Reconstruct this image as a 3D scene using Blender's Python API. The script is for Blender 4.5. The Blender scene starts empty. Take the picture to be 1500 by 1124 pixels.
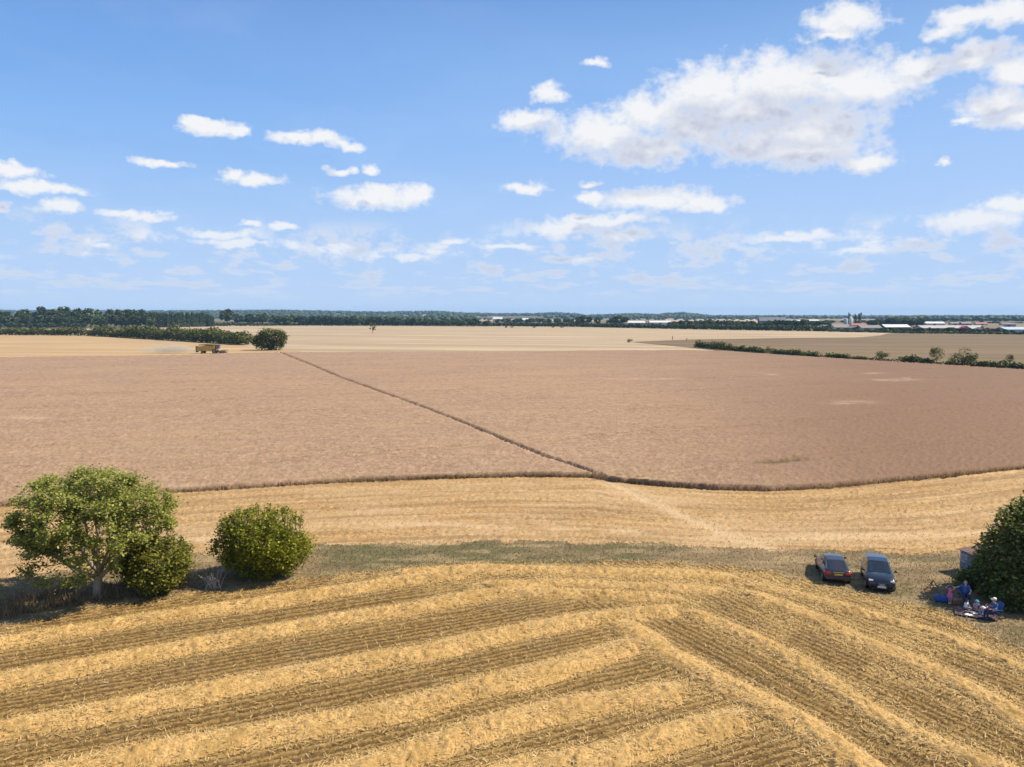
import bpy, math, random
import numpy as np
from mathutils import Vector, Matrix

S = bpy.context.scene
COL = S.collection
R = math.radians
rng = np.random.default_rng(7)
random.seed(7)

# ------------------------------------------------------------------ camera
H, PITCH, FPX = 17.0, math.atan(100 / 1150), 1150.0
cam_d = bpy.data.cameras.new('camera'); cam = bpy.data.objects.new('camera', cam_d); COL.objects.link(cam)
cam_d.sensor_width = 36.0; cam_d.lens = FPX / 1500 * 36.0
cam_d.clip_start = 0.1; cam_d.clip_end = 60000
cam.location = (0, 0, H); cam.rotation_euler = (math.pi / 2 - PITCH, 0, 0)
S.camera = cam
cP, sP = math.cos(PITCH), math.sin(PITCH)

# ------------------------------------------------------------------ light and exposure
SUN_EL, SUN_AZ = R(46), R(83)            # azimuth clockwise from +Y
S.view_settings.view_transform = 'Standard'; S.view_settings.look = 'None'
S.view_settings.gamma = 1; S.view_settings.exposure = 0.6; S.view_settings.use_curve_mapping = False
sun_d = bpy.data.lights.new('sun', 'SUN'); sun = bpy.data.objects.new('sun', sun_d); COL.objects.link(sun)
sun_d.energy = 5.0; sun_d.angle = R(0.53); sun_d.color = (1.0, 0.885, 0.70)
sdir = Vector((math.sin(SUN_AZ) * math.cos(SUN_EL), math.cos(SUN_AZ) * math.cos(SUN_EL), math.sin(SUN_EL)))
sun.rotation_euler = (-sdir).to_track_quat('-Z', 'Y').to_euler()
sun.location = (60, 10, 80)
S.cycles.use_denoising = True
S.cycles.max_bounces = 6; S.cycles.diffuse_bounces = 3; S.cycles.transmission_bounces = 4
S.cycles.transparent_max_bounces = 6; S.cycles.volume_bounces = 0

def ray(x, y):
    a, b = (x - 750.0), (562.0 - y)
    return np.array([a, FPX * cP + b * sP, -FPX * sP + b * cP], dtype=float)
def G(x, y, z=0.0):                       # photo pixel -> point on the level z
    d = ray(x, y); t = (z - H) / d[2]
    return np.array([d[0] * t, d[1] * t])
def P(X, Y, Z=0.0):                       # world -> photo pixel
    dz = Z - H; depth = Y * cP - dz * sP; up = Y * sP + dz * cP
    return 750 + FPX * X / depth, 562 - FPX * up / depth
def mpp(Y): return math.hypot(Y, H) / FPX  # metres for one photo pixel

# ------------------------------------------------------------------ node helpers
class NT:
    def __init__(s, tree): s.t = tree; s.n = tree.nodes; s.l = tree.links
    def N(s, typ, ins=None, **kw):
        n = s.n.new(typ)
        for k, v in kw.items(): setattr(n, k, v)
        for k, v in (ins or {}).items(): s.put(n.inputs[k], v)
        return n
    def put(s, sock, v):
        if isinstance(v, bpy.types.NodeSocket): s.l.new(v, sock)
        elif isinstance(v, bpy.types.Node): s.l.new(v.outputs[0], sock)
        else:
            try: sock.default_value = v
            except Exception: sock.default_value = (*v, 1)
    def math(s, op, a, b=None, c=None, clamp=False):
        n = s.n.new('ShaderNodeMath'); n.operation = op; n.use_clamp = clamp
        for i, v in enumerate((a, b, c)):
            if v is not None: s.put(n.inputs[i], v)
        return n.outputs[0]
    def vm(s, op, a, b=None, c=None):
        n = s.n.new('ShaderNodeVectorMath'); n.operation = op
        for i, v in enumerate((a, b, c)):
            if v is not None: s.put(n.inputs[i], v)
        return n.outputs['Value'] if op in ('LENGTH', 'DOT_PRODUCT', 'DISTANCE') else n.outputs[0]
    def ss(s, v, a, b, lo=0.0, hi=1.0):
        n = s.n.new('ShaderNodeMapRange'); n.interpolation_type = 'SMOOTHSTEP'
        for i, q in enumerate((v, a, b, lo, hi)): s.put(n.inputs[i], q)
        return n.outputs[0]
    def mix(s, f, a, b, blend='MIX'):
        n = s.n.new('ShaderNodeMix'); n.data_type = 'RGBA'; n.blend_type = blend
        s.put(n.inputs[0], f); s.put(n.inputs[6], a); s.put(n.inputs[7], b)
        return n.outputs[2]
    def noise(s, vec, scale, detail=3, rough=0.55, dist=0.0, dim='3D'):
        n = s.n.new('ShaderNodeTexNoise'); n.noise_dimensions = dim
        s.put(n.inputs['Vector'], vec); s.put(n.inputs['Scale'], scale)
        s.put(n.inputs['Detail'], detail); s.put(n.inputs['Roughness'], rough); s.put(n.inputs['Distortion'], dist)
        return n.outputs[0]
    def ramp(s, f, stops):
        n = s.n.new('ShaderNodeValToRGB'); s.put(n.inputs[0], f); e = n.color_ramp.elements
        while len(e) < len(stops): e.new(0.5)
        for el, (p, c) in zip(e, stops): el.position = p; el.color = (*c, 1)
        return n.outputs[0]

# ------------------------------------------------------------------ world: sky and clouds
W = bpy.data.worlds.new('World'); S.world = W; W.use_nodes = True
W.cycles.sampling_method = 'MANUAL'; W.cycles.sample_map_resolution = 256
w = NT(W.node_tree); w.n.clear()
SKY = 0.095                              # as seen after the exposure of 0.6 stops
geo = w.N('ShaderNodeTexCoord').outputs['Generated']
sky = w.N('ShaderNodeTexSky', sky_type='NISHITA', sun_disc=False, sun_elevation=SUN_EL, sun_rotation=SUN_AZ,
          altitude=60, air_density=1.0, dust_density=0.25, ozone_density=1.5)
# directions as (azimuth, elevation) in degrees
sp = w.N('ShaderNodeSeparateXYZ', {0: geo})
az = w.math('MULTIPLY', w.math('ARCTAN2', sp.outputs[0], sp.outputs[1]), 57.29578)
el = w.math('MULTIPLY', w.math('ARCSINE', sp.outputs[2]), 57.29578)
ae = w.N('ShaderNodeCombineXYZ', {0: az, 1: el}).outputs[0]

BLOBS = [(1015,188,85,36),(1095,165,110,40),(1150,118,165,48),(1255,125,100,48),(1040,135,105,42),(955,165,75,34),(880,195,95,38),(775,178,50,20),(950,222,80,27),
 (1100,212,75,34),(1190,190,110,50),(1275,238,48,17),(1180,225,110,24),(1350,98,62,26),(1425,85,65,28),(1490,100,55,28),
 (803,136,27,15),(875,93,31,8),(1240,28,62,26),(1222,49,42,9),(1420,22,58,20),(1390,42,40,13),(1480,14,60,24),
 (1465,150,62,30),(1500,168,60,24),(1428,176,28,7),(960,292,95,20),(1035,300,52,17),(868,288,30,10),(885,322,90,13),
 (820,335,72,14),(910,342,62,10),(766,275,38,9),(865,268,18,6),(552,290,84,17),(612,284,32,13),(312,187,54,12),(288,179,30,10),(348,194,24,8),
 (440,204,44,9),(478,204,40,12),(516,214,26,11),(240,237,46,7),(372,264,46,11),(340,257,20,7),(498,250,22,8),(536,250,12,9),
 (20,252,52,13),(60,276,70,10),(86,304,40,13),(12,302,16,9),(205,316,56,8),(365,327,17,8),(415,331,24,7),(320,342,62,9),(345,356,70,7),
 (142,361,25,6),(490,360,26,6),(662,352,30,7),(605,373,40,7),(1168,347,80,9),(1255,365,42,6),(1432,322,85,18),(1478,298,48,18),
 (1381,241,12,8),(845,378,60,7),(745,360,50,7)]
grp = bpy.data.node_groups.new('cloud_field', 'ShaderNodeTree')
grp.interface.new_socket('p', in_out='INPUT', socket_type='NodeSocketVector')
grp.interface.new_socket('t', in_out='OUTPUT', socket_type='NodeSocketFloat')
g = NT(grp); gi = g.N('NodeGroupInput').outputs[0]
lv = g.vm('MULTIPLY', gi, (0.72, 1.0, 1))
wn = g.N('ShaderNodeTexNoise', {'Vector': lv, 'Scale': 0.55, 'Detail': 4, 'Roughness': 0.6}).outputs['Color']
warp = g.vm('MULTIPLY_ADD', g.vm('SUBTRACT', wn, (0.5, 0.5, 0.5)), (2.9, 1.7, 0), gi)
acc = None
for (bx_, by_, rx, ry) in BLOBS:
    d = ray(bx_, by_); a0 = math.degrees(math.atan2(d[0], d[1])); e0 = math.degrees(math.asin(d[2] / np.linalg.norm(d)))
    k = math.degrees(1 / FPX) * (1150 ** 2 / (1150 ** 2 + (bx_ - 750) ** 2)) ** 0.6
    ra, re = rx * k * 1.08, ry * k * 1.05
    v = g.vm('LENGTH', g.vm('MULTIPLY_ADD', warp, (1 / ra, 1 / re, 0), (-a0 / ra, -e0 / re, 0)))
    # small clouds get a size bias so that the warp does not dissolve them
    acc = v if acc is None else g.math('SMOOTH_MIN', acc, v, 0.22)
# scattered cumulus over the rest of the sky and thin lines of it along the horizon
gz = g.N('ShaderNodeSeparateXYZ', {0: gi})
el_r = gz.outputs[1]
pl = g.N('ShaderNodeCombineXYZ', {0: g.math('MULTIPLY', gz.outputs[0], 0.22), 1: g.math('DIVIDE', 19.0, g.math('ADD', g.math('MAXIMUM', el_r, 0), 2.2)), 2: 3.3}).outputs[0]
sc1 = g.noise(pl, 1.7, 5, 0.6)
low = g.math('MULTIPLY', g.ss(sc1, 0.46, 0.66), g.math('MULTIPLY', g.ss(el_r, 0.6, 2.4), g.ss(el_r, 4.6, 7.2, 1, 0)))
side = g.ss(g.math('ABSOLUTE', gz.outputs[0]), 36, 46)
sc2 = g.noise(g.vm('MULTIPLY', gi, (0.06, 0.11, 1)), 1.0, 4, 0.55)
rest = g.math('MULTIPLY', g.ss(sc2, 0.53, 0.72), g.math('MULTIPLY', g.math('MAXIMUM', side, g.ss(el_r, 25, 30)), g.ss(el_r, 4, 9)))
dn = g.noise(lv, 1.15, 5, 0.54)
bt = g.math('SUBTRACT', 1.0, acc)
bt = g.math('ADD', bt, g.math('MULTIPLY', g.math('SUBTRACT', dn, 0.5), 1.15))
bt = g.math('ADD', bt, g.math('MULTIPLY', g.math('SUBTRACT', g.noise(gi, 2.4, 3, 0.5), 0.5), 0.45))
tt = g.math('MAXIMUM', bt, g.math('MAXIMUM', g.math('MULTIPLY', low, 0.62), rest))
grp.interface.new_socket('body', in_out='OUTPUT', socket_type='NodeSocketFloat')
body_ = g.math('ADD', g.math('SUBTRACT', 1.0, acc), g.math('MULTIPLY', g.math('SUBTRACT', g.noise(lv, 0.6, 2, 0.5), 0.5), 0.5))
go = g.N('NodeGroupOutput'); g.l.new(tt, go.inputs[0]); g.l.new(body_, go.inputs[1])

def field(p):
    n = w.N('ShaderNodeGroup'); n.node_tree = grp; w.put(n.inputs[0], p); return n.outputs[0], n.outputs[1]
f0, b0 = field(ae)
f1, b1 = field(w.vm('ADD', ae, (0.45, 0.60, 0)))
f2, b2 = field(w.vm('ADD', ae, (0.5, 2.2, 0)))
alpha = w.math('MULTIPLY', w.ss(f0, -0.22, 0.72), w.ss(el, 0.4, 9.0, 0.58, 0.97))
billow = w.ss(w.math('SUBTRACT', f1, f0), -0.10, 0.40)
under = w.ss(w.math('SUBTRACT', b2, b0), -0.55, 0.25)
thick = w.ss(f0, 0.25, 1.0)
shade = w.math('MULTIPLY', w.math('ADD', w.math('MULTIPLY', billow, 0.26), w.math('MULTIPLY', under, 0.85), clamp=True), w.math('MULTIPLY_ADD', thick, 0.75, 0.25))
ccol = w.mix(shade, (9.8, 9.85, 10.0), (4.7, 5.2, 6.9))
# thin high veil
ci = w.noise(w.vm('MULTIPLY', ae, (0.035, 0.16, 1)), 1.0, 5, 0.62, 0.6)
veil = w.math('MULTIPLY', w.ss(ci, 0.5, 0.78), w.ss(el, 1, 9, 0.05, 0.09))
lin = lambda c: tuple(x / SKY for x in c)
grad = w.N('ShaderNodeValToRGB', {0: w.math('DIVIDE', el, 90.0, clamp=True)}); ge = grad.color_ramp.elements
stops = [(0.0, (0.54, 0.72, 1.0)), (0.018, (0.475, 0.665, 0.98)), (0.073, (0.385, 0.61, 0.99)), (0.132, (0.265, 0.52, 0.98)),
         (0.193, (0.155, 0.405, 0.88)), (0.24, (0.055, 0.275, 0.73)), (0.6, (0.055, 0.20, 0.56)), (1.0, (0.035, 0.14, 0.44))]
while len(ge) < len(stops): ge.new(0.5)
for e_, (p_, c_) in zip(ge, stops): e_.position = p_; e_.color = (*c_, 1)
gradc = w.mix(1.0, grad.outputs[0], (1 / SKY, 1 / SKY, 1 / SKY, 1), 'MULTIPLY')
skyc = w.mix(0.93, sky.outputs[0], gradc)
# deeper blue away from the sun, paler towards it
sd_ = w.vm('DOT_PRODUCT', geo, tuple(sdir)); hi_ = w.ss(el, 3, 17)
skyc = w.mix(w.math('MULTIPLY', w.ss(sd_, 0.42, -0.15, 0.0, 1.0), hi_), skyc, w.mix(1.0, skyc, (0.52, 0.80, 0.94, 1), 'MULTIPLY'))
skyc = w.mix(w.math('MULTIPLY', w.ss(sd_, 0.4, 0.8, 0.0, 1.0), hi_), skyc, w.mix(1.0, skyc, (1.35, 1.12, 1.0, 1), 'MULTIPLY'))
skyc = w.mix(veil, skyc, (8.6, 9.0, 9.5))
col = w.mix(alpha, skyc, ccol)
bg = w.N('ShaderNodeBackground', {'Color': col, 'Strength': SKY / 2 ** 0.6})
wo = w.N('ShaderNodeOutputWorld'); w.l.new(bg.outputs[0], wo.inputs[0])

# ------------------------------------------------------------------ numpy noise
def _h(ix, iy, seed):
    h = (ix.astype(np.int64) * 374761393 + iy.astype(np.int64) * 668265263 + seed * 974711) & 0x7fffffff
    h = ((h ^ (h >> 13)) * 1274126177) & 0x7fffffff
    return ((h ^ (h >> 16)) & 0xffff) / 65535.0
def vnoise(x, y, seed=0):
    ix, iy = np.floor(x), np.floor(y); fx, fy = x - ix, y - iy
    fx = fx * fx * (3 - 2 * fx); fy = fy * fy * (3 - 2 * fy)
    a = _h(ix, iy, seed); b = _h(ix + 1, iy, seed); c = _h(ix, iy + 1, seed); d = _h(ix + 1, iy + 1, seed)
    return (a + (b - a) * fx) * (1 - fy) + (c + (d - c) * fx) * fy
def fbm(x, y, seed=0, o=4):
    s = 0; a = 0.5; t = 0
    for i in range(o):
        s = s + a * vnoise(x, y, seed + i * 17); t += a; a *= 0.5; x = x * 2.03 + 11.3; y = y * 2.03 + 5.7
    return s / t
def sstep(v, a, b):
    t = np.clip((v - a) / (b - a), 0, 1); return t * t * (3 - 2 * t)

# ------------------------------------------------------------------ mesh helpers
def new_mesh(name, V, F, attrs=None, smooth=False):
    """V (n,3); F an (m,k) array or a list of index lists; attrs: name -> per-vertex floats"""
    me = bpy.data.meshes.new(name)
    V = np.asarray(V, dtype=np.float32)
    if isinstance(F, np.ndarray):
        m, k = F.shape
        me.vertices.add(len(V)); me.vertices.foreach_set('co', V.ravel())
        me.loops.add(m * k); me.loops.foreach_set('vertex_index', F.astype(np.int32).ravel())
        me.polygons.add(m); me.polygons.foreach_set('loop_start', np.arange(0, m * k, k, dtype=np.int32))
        me.update(calc_edges=True)
    else:
        me.from_pydata(V.tolist(), [], F); me.update()
    for a, v in (attrs or {}).items():
        at = me.attributes.new(a, 'FLOAT', 'POINT'); at.data.foreach_set('value', np.asarray(v, dtype=np.float32))
    if smooth and len(me.polygons): me.polygons.foreach_set('use_smooth', np.ones(len(me.polygons), dtype=bool))
    return me
def obj(name, me, m=None, parent=None, loc=None, rz=0):
    o = bpy.data.objects.new(name, me); COL.objects.link(o)
    if m is not None and me is not None and not me.materials:
        for mm in (m if isinstance(m, (list, tuple)) else [m]): me.materials.append(mm)
    if parent is not None: o.parent = parent
    if loc is not None: o.location = loc
    if rz: o.rotation_euler = (0, 0, rz)
    return o
def tag(o, label=None, cat=None, group=None, kind=None):
    if label: o['label'] = label
    if cat: o['category'] = cat
    if group: o['group'] = group
    if kind: o['kind'] = kind
    return o
def thing(name, label, cat, loc=(0, 0, 0), rz=0, group=None):
    o = bpy.data.objects.new(name, None); COL.objects.link(o); o.empty_display_size = 0.3
    o.location = loc; o.rotation_euler = (0, 0, rz)
    return tag(o, label, cat, group)

class MB:
    """collects shapes into one mesh; faces carry a material index"""
    def __init__(s): s.v = []; s.f = []; s.m = []
    def add(s, vs, fs, mi=0):
        b = len(s.v); s.v += [tuple(map(float, v)) for v in vs]; s.f += [[i + b for i in f] for f in fs]; s.m += [mi] * len(fs); return s
    def box(s, x0, x1, y0, y1, z0, z1, mi=0, bev=0.0, M=None):
        if bev > 0:
            b = bev; vs = []; fs = []
            for z, i in ((z0, b), (z0 + b, 0), (z1 - b, 0), (z1, b)):
                for (x, y) in ((x0 + i + b * 0, y0 + i), (x1 - i, y0 + i), (x1 - i, y1 - i), (x0 + i, y1 - i)): vs.append((x, y, z))
            for k in range(3):
                for j in range(4): fs.append([k * 4 + j, k * 4 + (j + 1) % 4, k * 4 + 4 + (j + 1) % 4, k * 4 + 4 + j])
            fs += [[3, 2, 1, 0], [12, 13, 14, 15]]
        else:
            vs = [(x, y, z) for z in (z0, z1) for (x, y) in ((x0, y0), (x1, y0), (x1, y1), (x0, y1))]
            fs = [[3, 2, 1, 0], [4, 5, 6, 7], [0, 1, 5, 4], [1, 2, 6, 5], [2, 3, 7, 6], [3, 0, 4, 7]]
        if M is not None: vs = [M @ Vector(v) for v in vs]
        return s.add(vs, fs, mi)
    def tube(s, pts, rad, n=8, mi=0, cap=True):
        pts = [Vector(p) for p in pts]; rad = rad if isinstance(rad, (list, tuple)) else [rad] * len(pts)
        vs = []; fs = []; ref = None
        for i, p in enumerate(pts):
            t = (pts[min(i + 1, len(pts) - 1)] - pts[max(i - 1, 0)])
            t = t.normalized() if t.length > 1e-9 else Vector((0, 0, 1))
            if ref is None: ref = t.orthogonal().normalized()
            ref = (ref - t * ref.dot(t)); ref = ref.normalized() if ref.length > 1e-6 else t.orthogonal().normalized()
            b = t.cross(ref)
            for j in range(n):
                a = 2 * math.pi * j / n; vs.append(p + (ref * math.cos(a) + b * math.sin(a)) * rad[i])
        for i in range(len(pts) - 1):
            for j in range(n): fs.append([i * n + j, i * n + (j + 1) % n, (i + 1) * n + (j + 1) % n, (i + 1) * n + j])
        if cap: fs += [list(range(n))[::-1], [(len(pts) - 1) * n + j for j in range(n)]]
        return s.add(vs, fs, mi)
    def lathe(s, prof, n=16, mi=0, M=None):       # prof: (r, z) up the z axis
        vs = []; fs = []
        for r, z in prof:
            for j in range(n): a = 2 * math.pi * j / n; vs.append((r * math.cos(a), r * math.sin(a), z))
        for i in range(len(prof) - 1):
            for j in range(n): fs.append([i * n + j, i * n + (j + 1) % n, (i + 1) * n + (j + 1) % n, (i + 1) * n + j])
        fs += [list(range(n))[::-1], [(len(prof) - 1) * n + j for j in range(n)]]
        if M is not None: vs = [M @ Vector(v) for v in vs]
        return s.add(vs, fs, mi)
    def ell(s, c, r, n=12, k=8, mi=0, M=None):
        vs = []; fs = []
        for i in range(k + 1):
            th = math.pi * i / k
            for j in range(n):
                a = 2 * math.pi * j / n
                vs.append(Vector((r[0] * math.sin(th) * math.cos(a), r[1] * math.sin(th) * math.sin(a), r[2] * math.cos(th))))
        if M is not None: vs = [M @ v for v in vs]
        vs = [v + Vector(c) for v in vs]
        for i in range(k):
            for j in range(n): fs.append([(i + 1) * n + j, (i + 1) * n + (j + 1) % n, i * n + (j + 1) % n, i * n + j])
        return s.add(vs, fs, mi)
    def loft(s, rings, mi=0, caps=True):
        n = len(rings[0]); vs = [v for r in rings for v in r]; fs = []
        for i in range(len(rings) - 1):
            for j in range(n): fs.append([i * n + j, i * n + (j + 1) % n, (i + 1) * n + (j + 1) % n, (i + 1) * n + j])
        if caps: fs += [list(range(n))[::-1], [(len(rings) - 1) * n + j for j in range(n)]]
        return s.add(vs, fs, mi)
    def build(s, name, mats, parent=None, smooth=False, loc=None, rz=0):
        me = bpy.data.meshes.new(name); me.from_pydata(s.v, [], s.f); me.update()
        mats = mats if isinstance(mats, (list, tuple)) else [mats]
        for m in mats: me.materials.append(m)
        if len(mats) > 1: me.polygons.foreach_set('material_index', s.m)
        if smooth: me.polygons.foreach_set('use_smooth', np.ones(len(me.polygons), dtype=bool))
        return obj(name, me, None, parent, loc, rz)

# ------------------------------------------------------------------ materials
def newmat(name):
    m = bpy.data.materials.new(name); m.use_nodes = True; t = NT(m.node_tree); t.n.clear()
    o = t.N('ShaderNodeOutputMaterial'); return m, t, o
def pos(t): return t.N('ShaderNodeNewGeometry').outputs['Position']
def attr(t, a): return t.N('ShaderNodeAttribute', attribute_name=a).outputs['Fac']
def simple(name, c, rough=0.6, metal=0.0, var=0.12, scale=6.0, coat=0.0, bump=0.0):
    m, t, o = newmat(name)
    tc = t.N('ShaderNodeTexCoord').outputs['Object']
    nz = t.noise(tc, scale, 4, 0.6)
    cc = t.mix(nz, tuple(x * (1 - var) for x in c) + (1,), tuple(min(1, x * (1 + var)) for x in c) + (1,))
    b = t.N('ShaderNodeBsdfPrincipled', {'Base Color': cc, 'Roughness': rough, 'Metallic': metal, 'Coat Weight': coat})
    if bump:
        bp = t.N('ShaderNodeBump', {'Strength': bump, 'Distance': 0.02, 'Height': t.noise(tc, scale * 4, 3)}); t.l.new(bp.outputs[0], b.inputs['Normal'])
    t.l.new(b.outputs[0], o.inputs[0]); return m
def glassy(name, c, rough=0.06):
    m, t, o = newmat(name)
    b = t.N('ShaderNodeBsdfPrincipled', {'Base Color': (*c, 1), 'Roughness': rough, 'IOR': 1.5, 'Specular IOR Level': 0.6})
    t.l.new(b.outputs[0], o.inputs[0]); return m
def leaf_mat(name, stops, trans=0.34, big=0.25):
    m, t, o = newmat(name)
    r = attr(t, 'rnd'); nz = t.noise(pos(t), big, 2)
    oi = t.N('ShaderNodeObjectInfo').outputs['Random']
    f = t.math('ADD', t.math('MULTIPLY', r, 0.6), t.math('MULTIPLY', nz, 0.4))
    f = t.math('ADD', f, t.math('MULTIPLY', t.math('SUBTRACT', oi, 0.5), 0.25))
    c = t.ramp(f, stops)
    d = t.N('ShaderNodeBsdfPrincipled', {'Base Color': c, 'Roughness': 0.6, 'Specular IOR Level': 0.15})
    tr = t.N('ShaderNodeBsdfTranslucent', {'Color': t.mix(1.0, c, (1.2, 1.25, 0.6, 1), 'MULTIPLY')})
    mx = t.N('ShaderNodeMixShader', {0: trans, 1: d.outputs[0], 2: tr.outputs[0]})
    t.l.new(mx.outputs[0], o.inputs[0]); return m
def blade_mat(name, stops, trans=0.25, k=0.80):
    m, t, o = newmat(name)
    nz = t.noise(pos(t), 0.5, 3)
    f = t.math('ADD', t.math('MULTIPLY', attr(t, 'rnd'), 0.75), t.math('MULTIPLY', nz, 0.25))
    c = t.mix(1.0, t.ramp(f, stops), (k, k, k, 1), 'MULTIPLY')
    d = t.N('ShaderNodeBsdfPrincipled', {'Base Color': c, 'Roughness': 0.6, 'Specular IOR Level': 0.2})
    tr = t.N('ShaderNodeBsdfTranslucent', {'Color': c})
    mx = t.N('ShaderNodeMixShader', {0: trans, 1: d.outputs[0], 2: tr.outputs[0]})
    t.l.new(mx.outputs[0], o.inputs[0]); return m
def finish(t, o, c, h=None, strength=0.5, dist=0.05, rough=0.85):
    c = t.mix(1.0, c, (0.70, 0.70, 0.70, 1), 'MULTIPLY')
    b = t.N('ShaderNodeBsdfPrincipled', {'Base Color': c, 'Roughness': rough, 'Specular IOR Level': 0.15})
    if h is not None:
        bp = t.N('ShaderNodeBump', {'Strength': strength, 'Distance': dist, 'Height': h}); t.l.new(bp.outputs[0], b.inputs['Normal'])
    t.l.new(b.outputs[0], o.inputs[0])

# drill directions of the near stubble, from the straw lines
ROWS = 0.42
def _dir(a, b): v = G(*b) - G(*a); return v / np.linalg.norm(v)
dirL, dirD = _dir((0, 1072), (680, 942)), _dir((940, 936), (1200, 1082))
def mat_wheat():
    m, t, o = newmat('wheat'); p = pos(t)
    n1 = t.math('ADD', t.math('MULTIPLY', t.noise(p, 0.9, 4, 0.85), 0.55), t.math('MULTIPLY', t.noise(p, 4.0, 3, 0.75), 0.45)); n2 = t.noise(p, 0.035, 3, 0.6); n3 = t.noise(t.vm('MULTIPLY', p, (0.03, 0.28, 1)), 1.0, 4, 0.6)
    c = t.ramp(n1, [(0.34, (0.19, 0.112, 0.062)), (0.5, (0.405, 0.262, 0.166)), (0.66, (0.64, 0.45, 0.30))])
    c = t.mix(t.ss(n2, 0.35, 0.7, 0.0, 0.35), c, (0.50, 0.345, 0.19, 1))
    c = t.mix(t.ss(n3, 0.40, 0.72, 0.0, 0.40), c, (0.33, 0.215, 0.150, 1))
    c = t.mix(t.math('MULTIPLY', attr(t, 'row'), 0.9), c, (0.255, 0.150, 0.094, 1))  # browner mix stands in for the stalks' shaded sides
    c = t.mix(t.math('MULTIPLY', attr(t, 'pale'), 0.45), c, (0.66, 0.49, 0.32, 1))
    c = t.mix(t.math('MULTIPLY', attr(t, 'green'), 0.9), c, (0.12, 0.095, 0.035, 1))
    finish(t, o, c, n1, 0.7, 0.10); return m
def mat_stubble_mid():
    m, t, o = newmat('stubble_pale'); p = pos(t)
    n1 = t.noise(p, 3.2, 3, 0.7); n2 = t.noise(p, 0.12, 4, 0.65); n3 = t.noise(t.vm('MULTIPLY', p, (0.10, 1.1, 1)), 1.0, 4, 0.65)
    c = t.ramp(n1, [(0.28, (0.29, 0.17, 0.065)), (0.5, (0.50, 0.315, 0.135)), (0.72, (0.68, 0.46, 0.23))])
    c = t.mix(t.ss(n2, 0.42, 0.68, 0.0, 0.55), c, (0.56, 0.40, 0.225, 1))
    rc = t.N('ShaderNodeCombineXYZ', {0: t.math('MULTIPLY', t.N('ShaderNodeSeparateXYZ', {0: p}).outputs[0], 0.045), 1: t.math('MULTIPLY', attr(t, 'row'), 0.85)}).outputs[0]
    n3 = t.noise(rc, 1.0, 4, 0.6)
    c = t.mix(t.ss(n3, 0.45, 0.62, 0.0, 0.6), c, (0.29, 0.175, 0.08, 1))
    c = t.mix(t.ss(t.noise(t.vm('ADD', rc, (9, 4, 0)), 1.0, 3, 0.6), 0.52, 0.66, 0.0, 0.55), c, (0.68, 0.47, 0.25, 1))
    c = t.mix(t.math('MULTIPLY', attr(t, 'pale'), 0.75), c, (0.68, 0.49, 0.28, 1))
    finish(t, o, c, n1, 0.6, 0.05); return m
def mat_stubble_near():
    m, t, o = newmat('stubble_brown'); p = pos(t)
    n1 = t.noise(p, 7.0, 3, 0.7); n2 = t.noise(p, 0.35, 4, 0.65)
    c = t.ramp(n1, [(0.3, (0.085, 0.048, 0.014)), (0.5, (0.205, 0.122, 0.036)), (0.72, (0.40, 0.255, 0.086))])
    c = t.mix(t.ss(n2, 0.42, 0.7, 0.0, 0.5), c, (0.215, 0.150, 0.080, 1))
    # drilled rows: two directions, the attribute says which
    pz = t.N('ShaderNodeVectorMath', operation='MULTIPLY_ADD'); t.put(pz.inputs[0], t.N('ShaderNodeTexNoise', {'Vector': p, 'Scale': 1.5, 'Detail': 2}).outputs['Color']); pz.inputs[1].default_value = (0.16, 0.16, 0); t.put(pz.inputs[2], p)
    def rw(d): return t.math('SINE', t.math('MULTIPLY', t.vm('DOT_PRODUCT', pz.outputs[0], (-d[1], d[0], 0)), 2 * math.pi / ROWS))
    sel = t.ss(attr(t, 'row'), 0.4, 0.6)
    rr_ = t.math('ADD', t.math('MULTIPLY', rw(dirD), sel), t.math('MULTIPLY', rw(dirL), t.math('SUBTRACT', 1.0, sel)))
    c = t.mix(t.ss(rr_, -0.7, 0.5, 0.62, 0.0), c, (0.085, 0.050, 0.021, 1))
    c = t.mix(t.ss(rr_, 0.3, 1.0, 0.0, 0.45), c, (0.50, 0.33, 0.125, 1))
    n1 = t.math('ADD', n1, t.math('MULTIPLY', rr_, 0.5))
    c = t.mix(t.math('MULTIPLY', attr(t, 'pale'), t.ss(t.noise(p, 6.0, 3, 0.7), 0.35, 0.6)), c, (0.62, 0.42, 0.165, 1))
    finish(t, o, c, n1, 0.7, 0.05); return m
def mat_grass():
    m, t, o = newmat('verge_grass'); p = pos(t)
    n1 = t.noise(p, 4.0, 3, 0.7); n2 = t.noise(t.vm('MULTIPLY', p, (0.25, 0.9, 1)), 0.8, 4, 0.65)
    dry = t.ramp(n1, [(0.3, (0.19, 0.125, 0.06)), (0.55, (0.315, 0.222, 0.122)), (0.75, (0.46, 0.34, 0.20))])
    gr = t.ramp(n1, [(0.3, (0.10, 0.085, 0.034)), (0.55, (0.195, 0.160, 0.075)), (0.75, (0.36, 0.275, 0.17))])
    c = t.mix(t.math('MULTIPLY', attr(t, 'green'), t.ss(n2, 0.25, 0.6), clamp=True), dry, gr)
    lush = t.ramp(n1, [(0.3, (0.075, 0.085, 0.028)), (0.7, (0.17, 0.175, 0.07))])
    c = t.mix(t.math('MULTIPLY', t.ss(attr(t, 'green'), 1.1, 1.7), t.ss(n2, 0.35, 0.55, 0.0, 0.35)), c, lush)
    c = t.mix(t.math('MULTIPLY', attr(t, 'pale'), 0.8), c, (0.50, 0.36, 0.19, 1))
    finish(t, o, c, n1, 0.6, 0.05); return m
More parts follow.
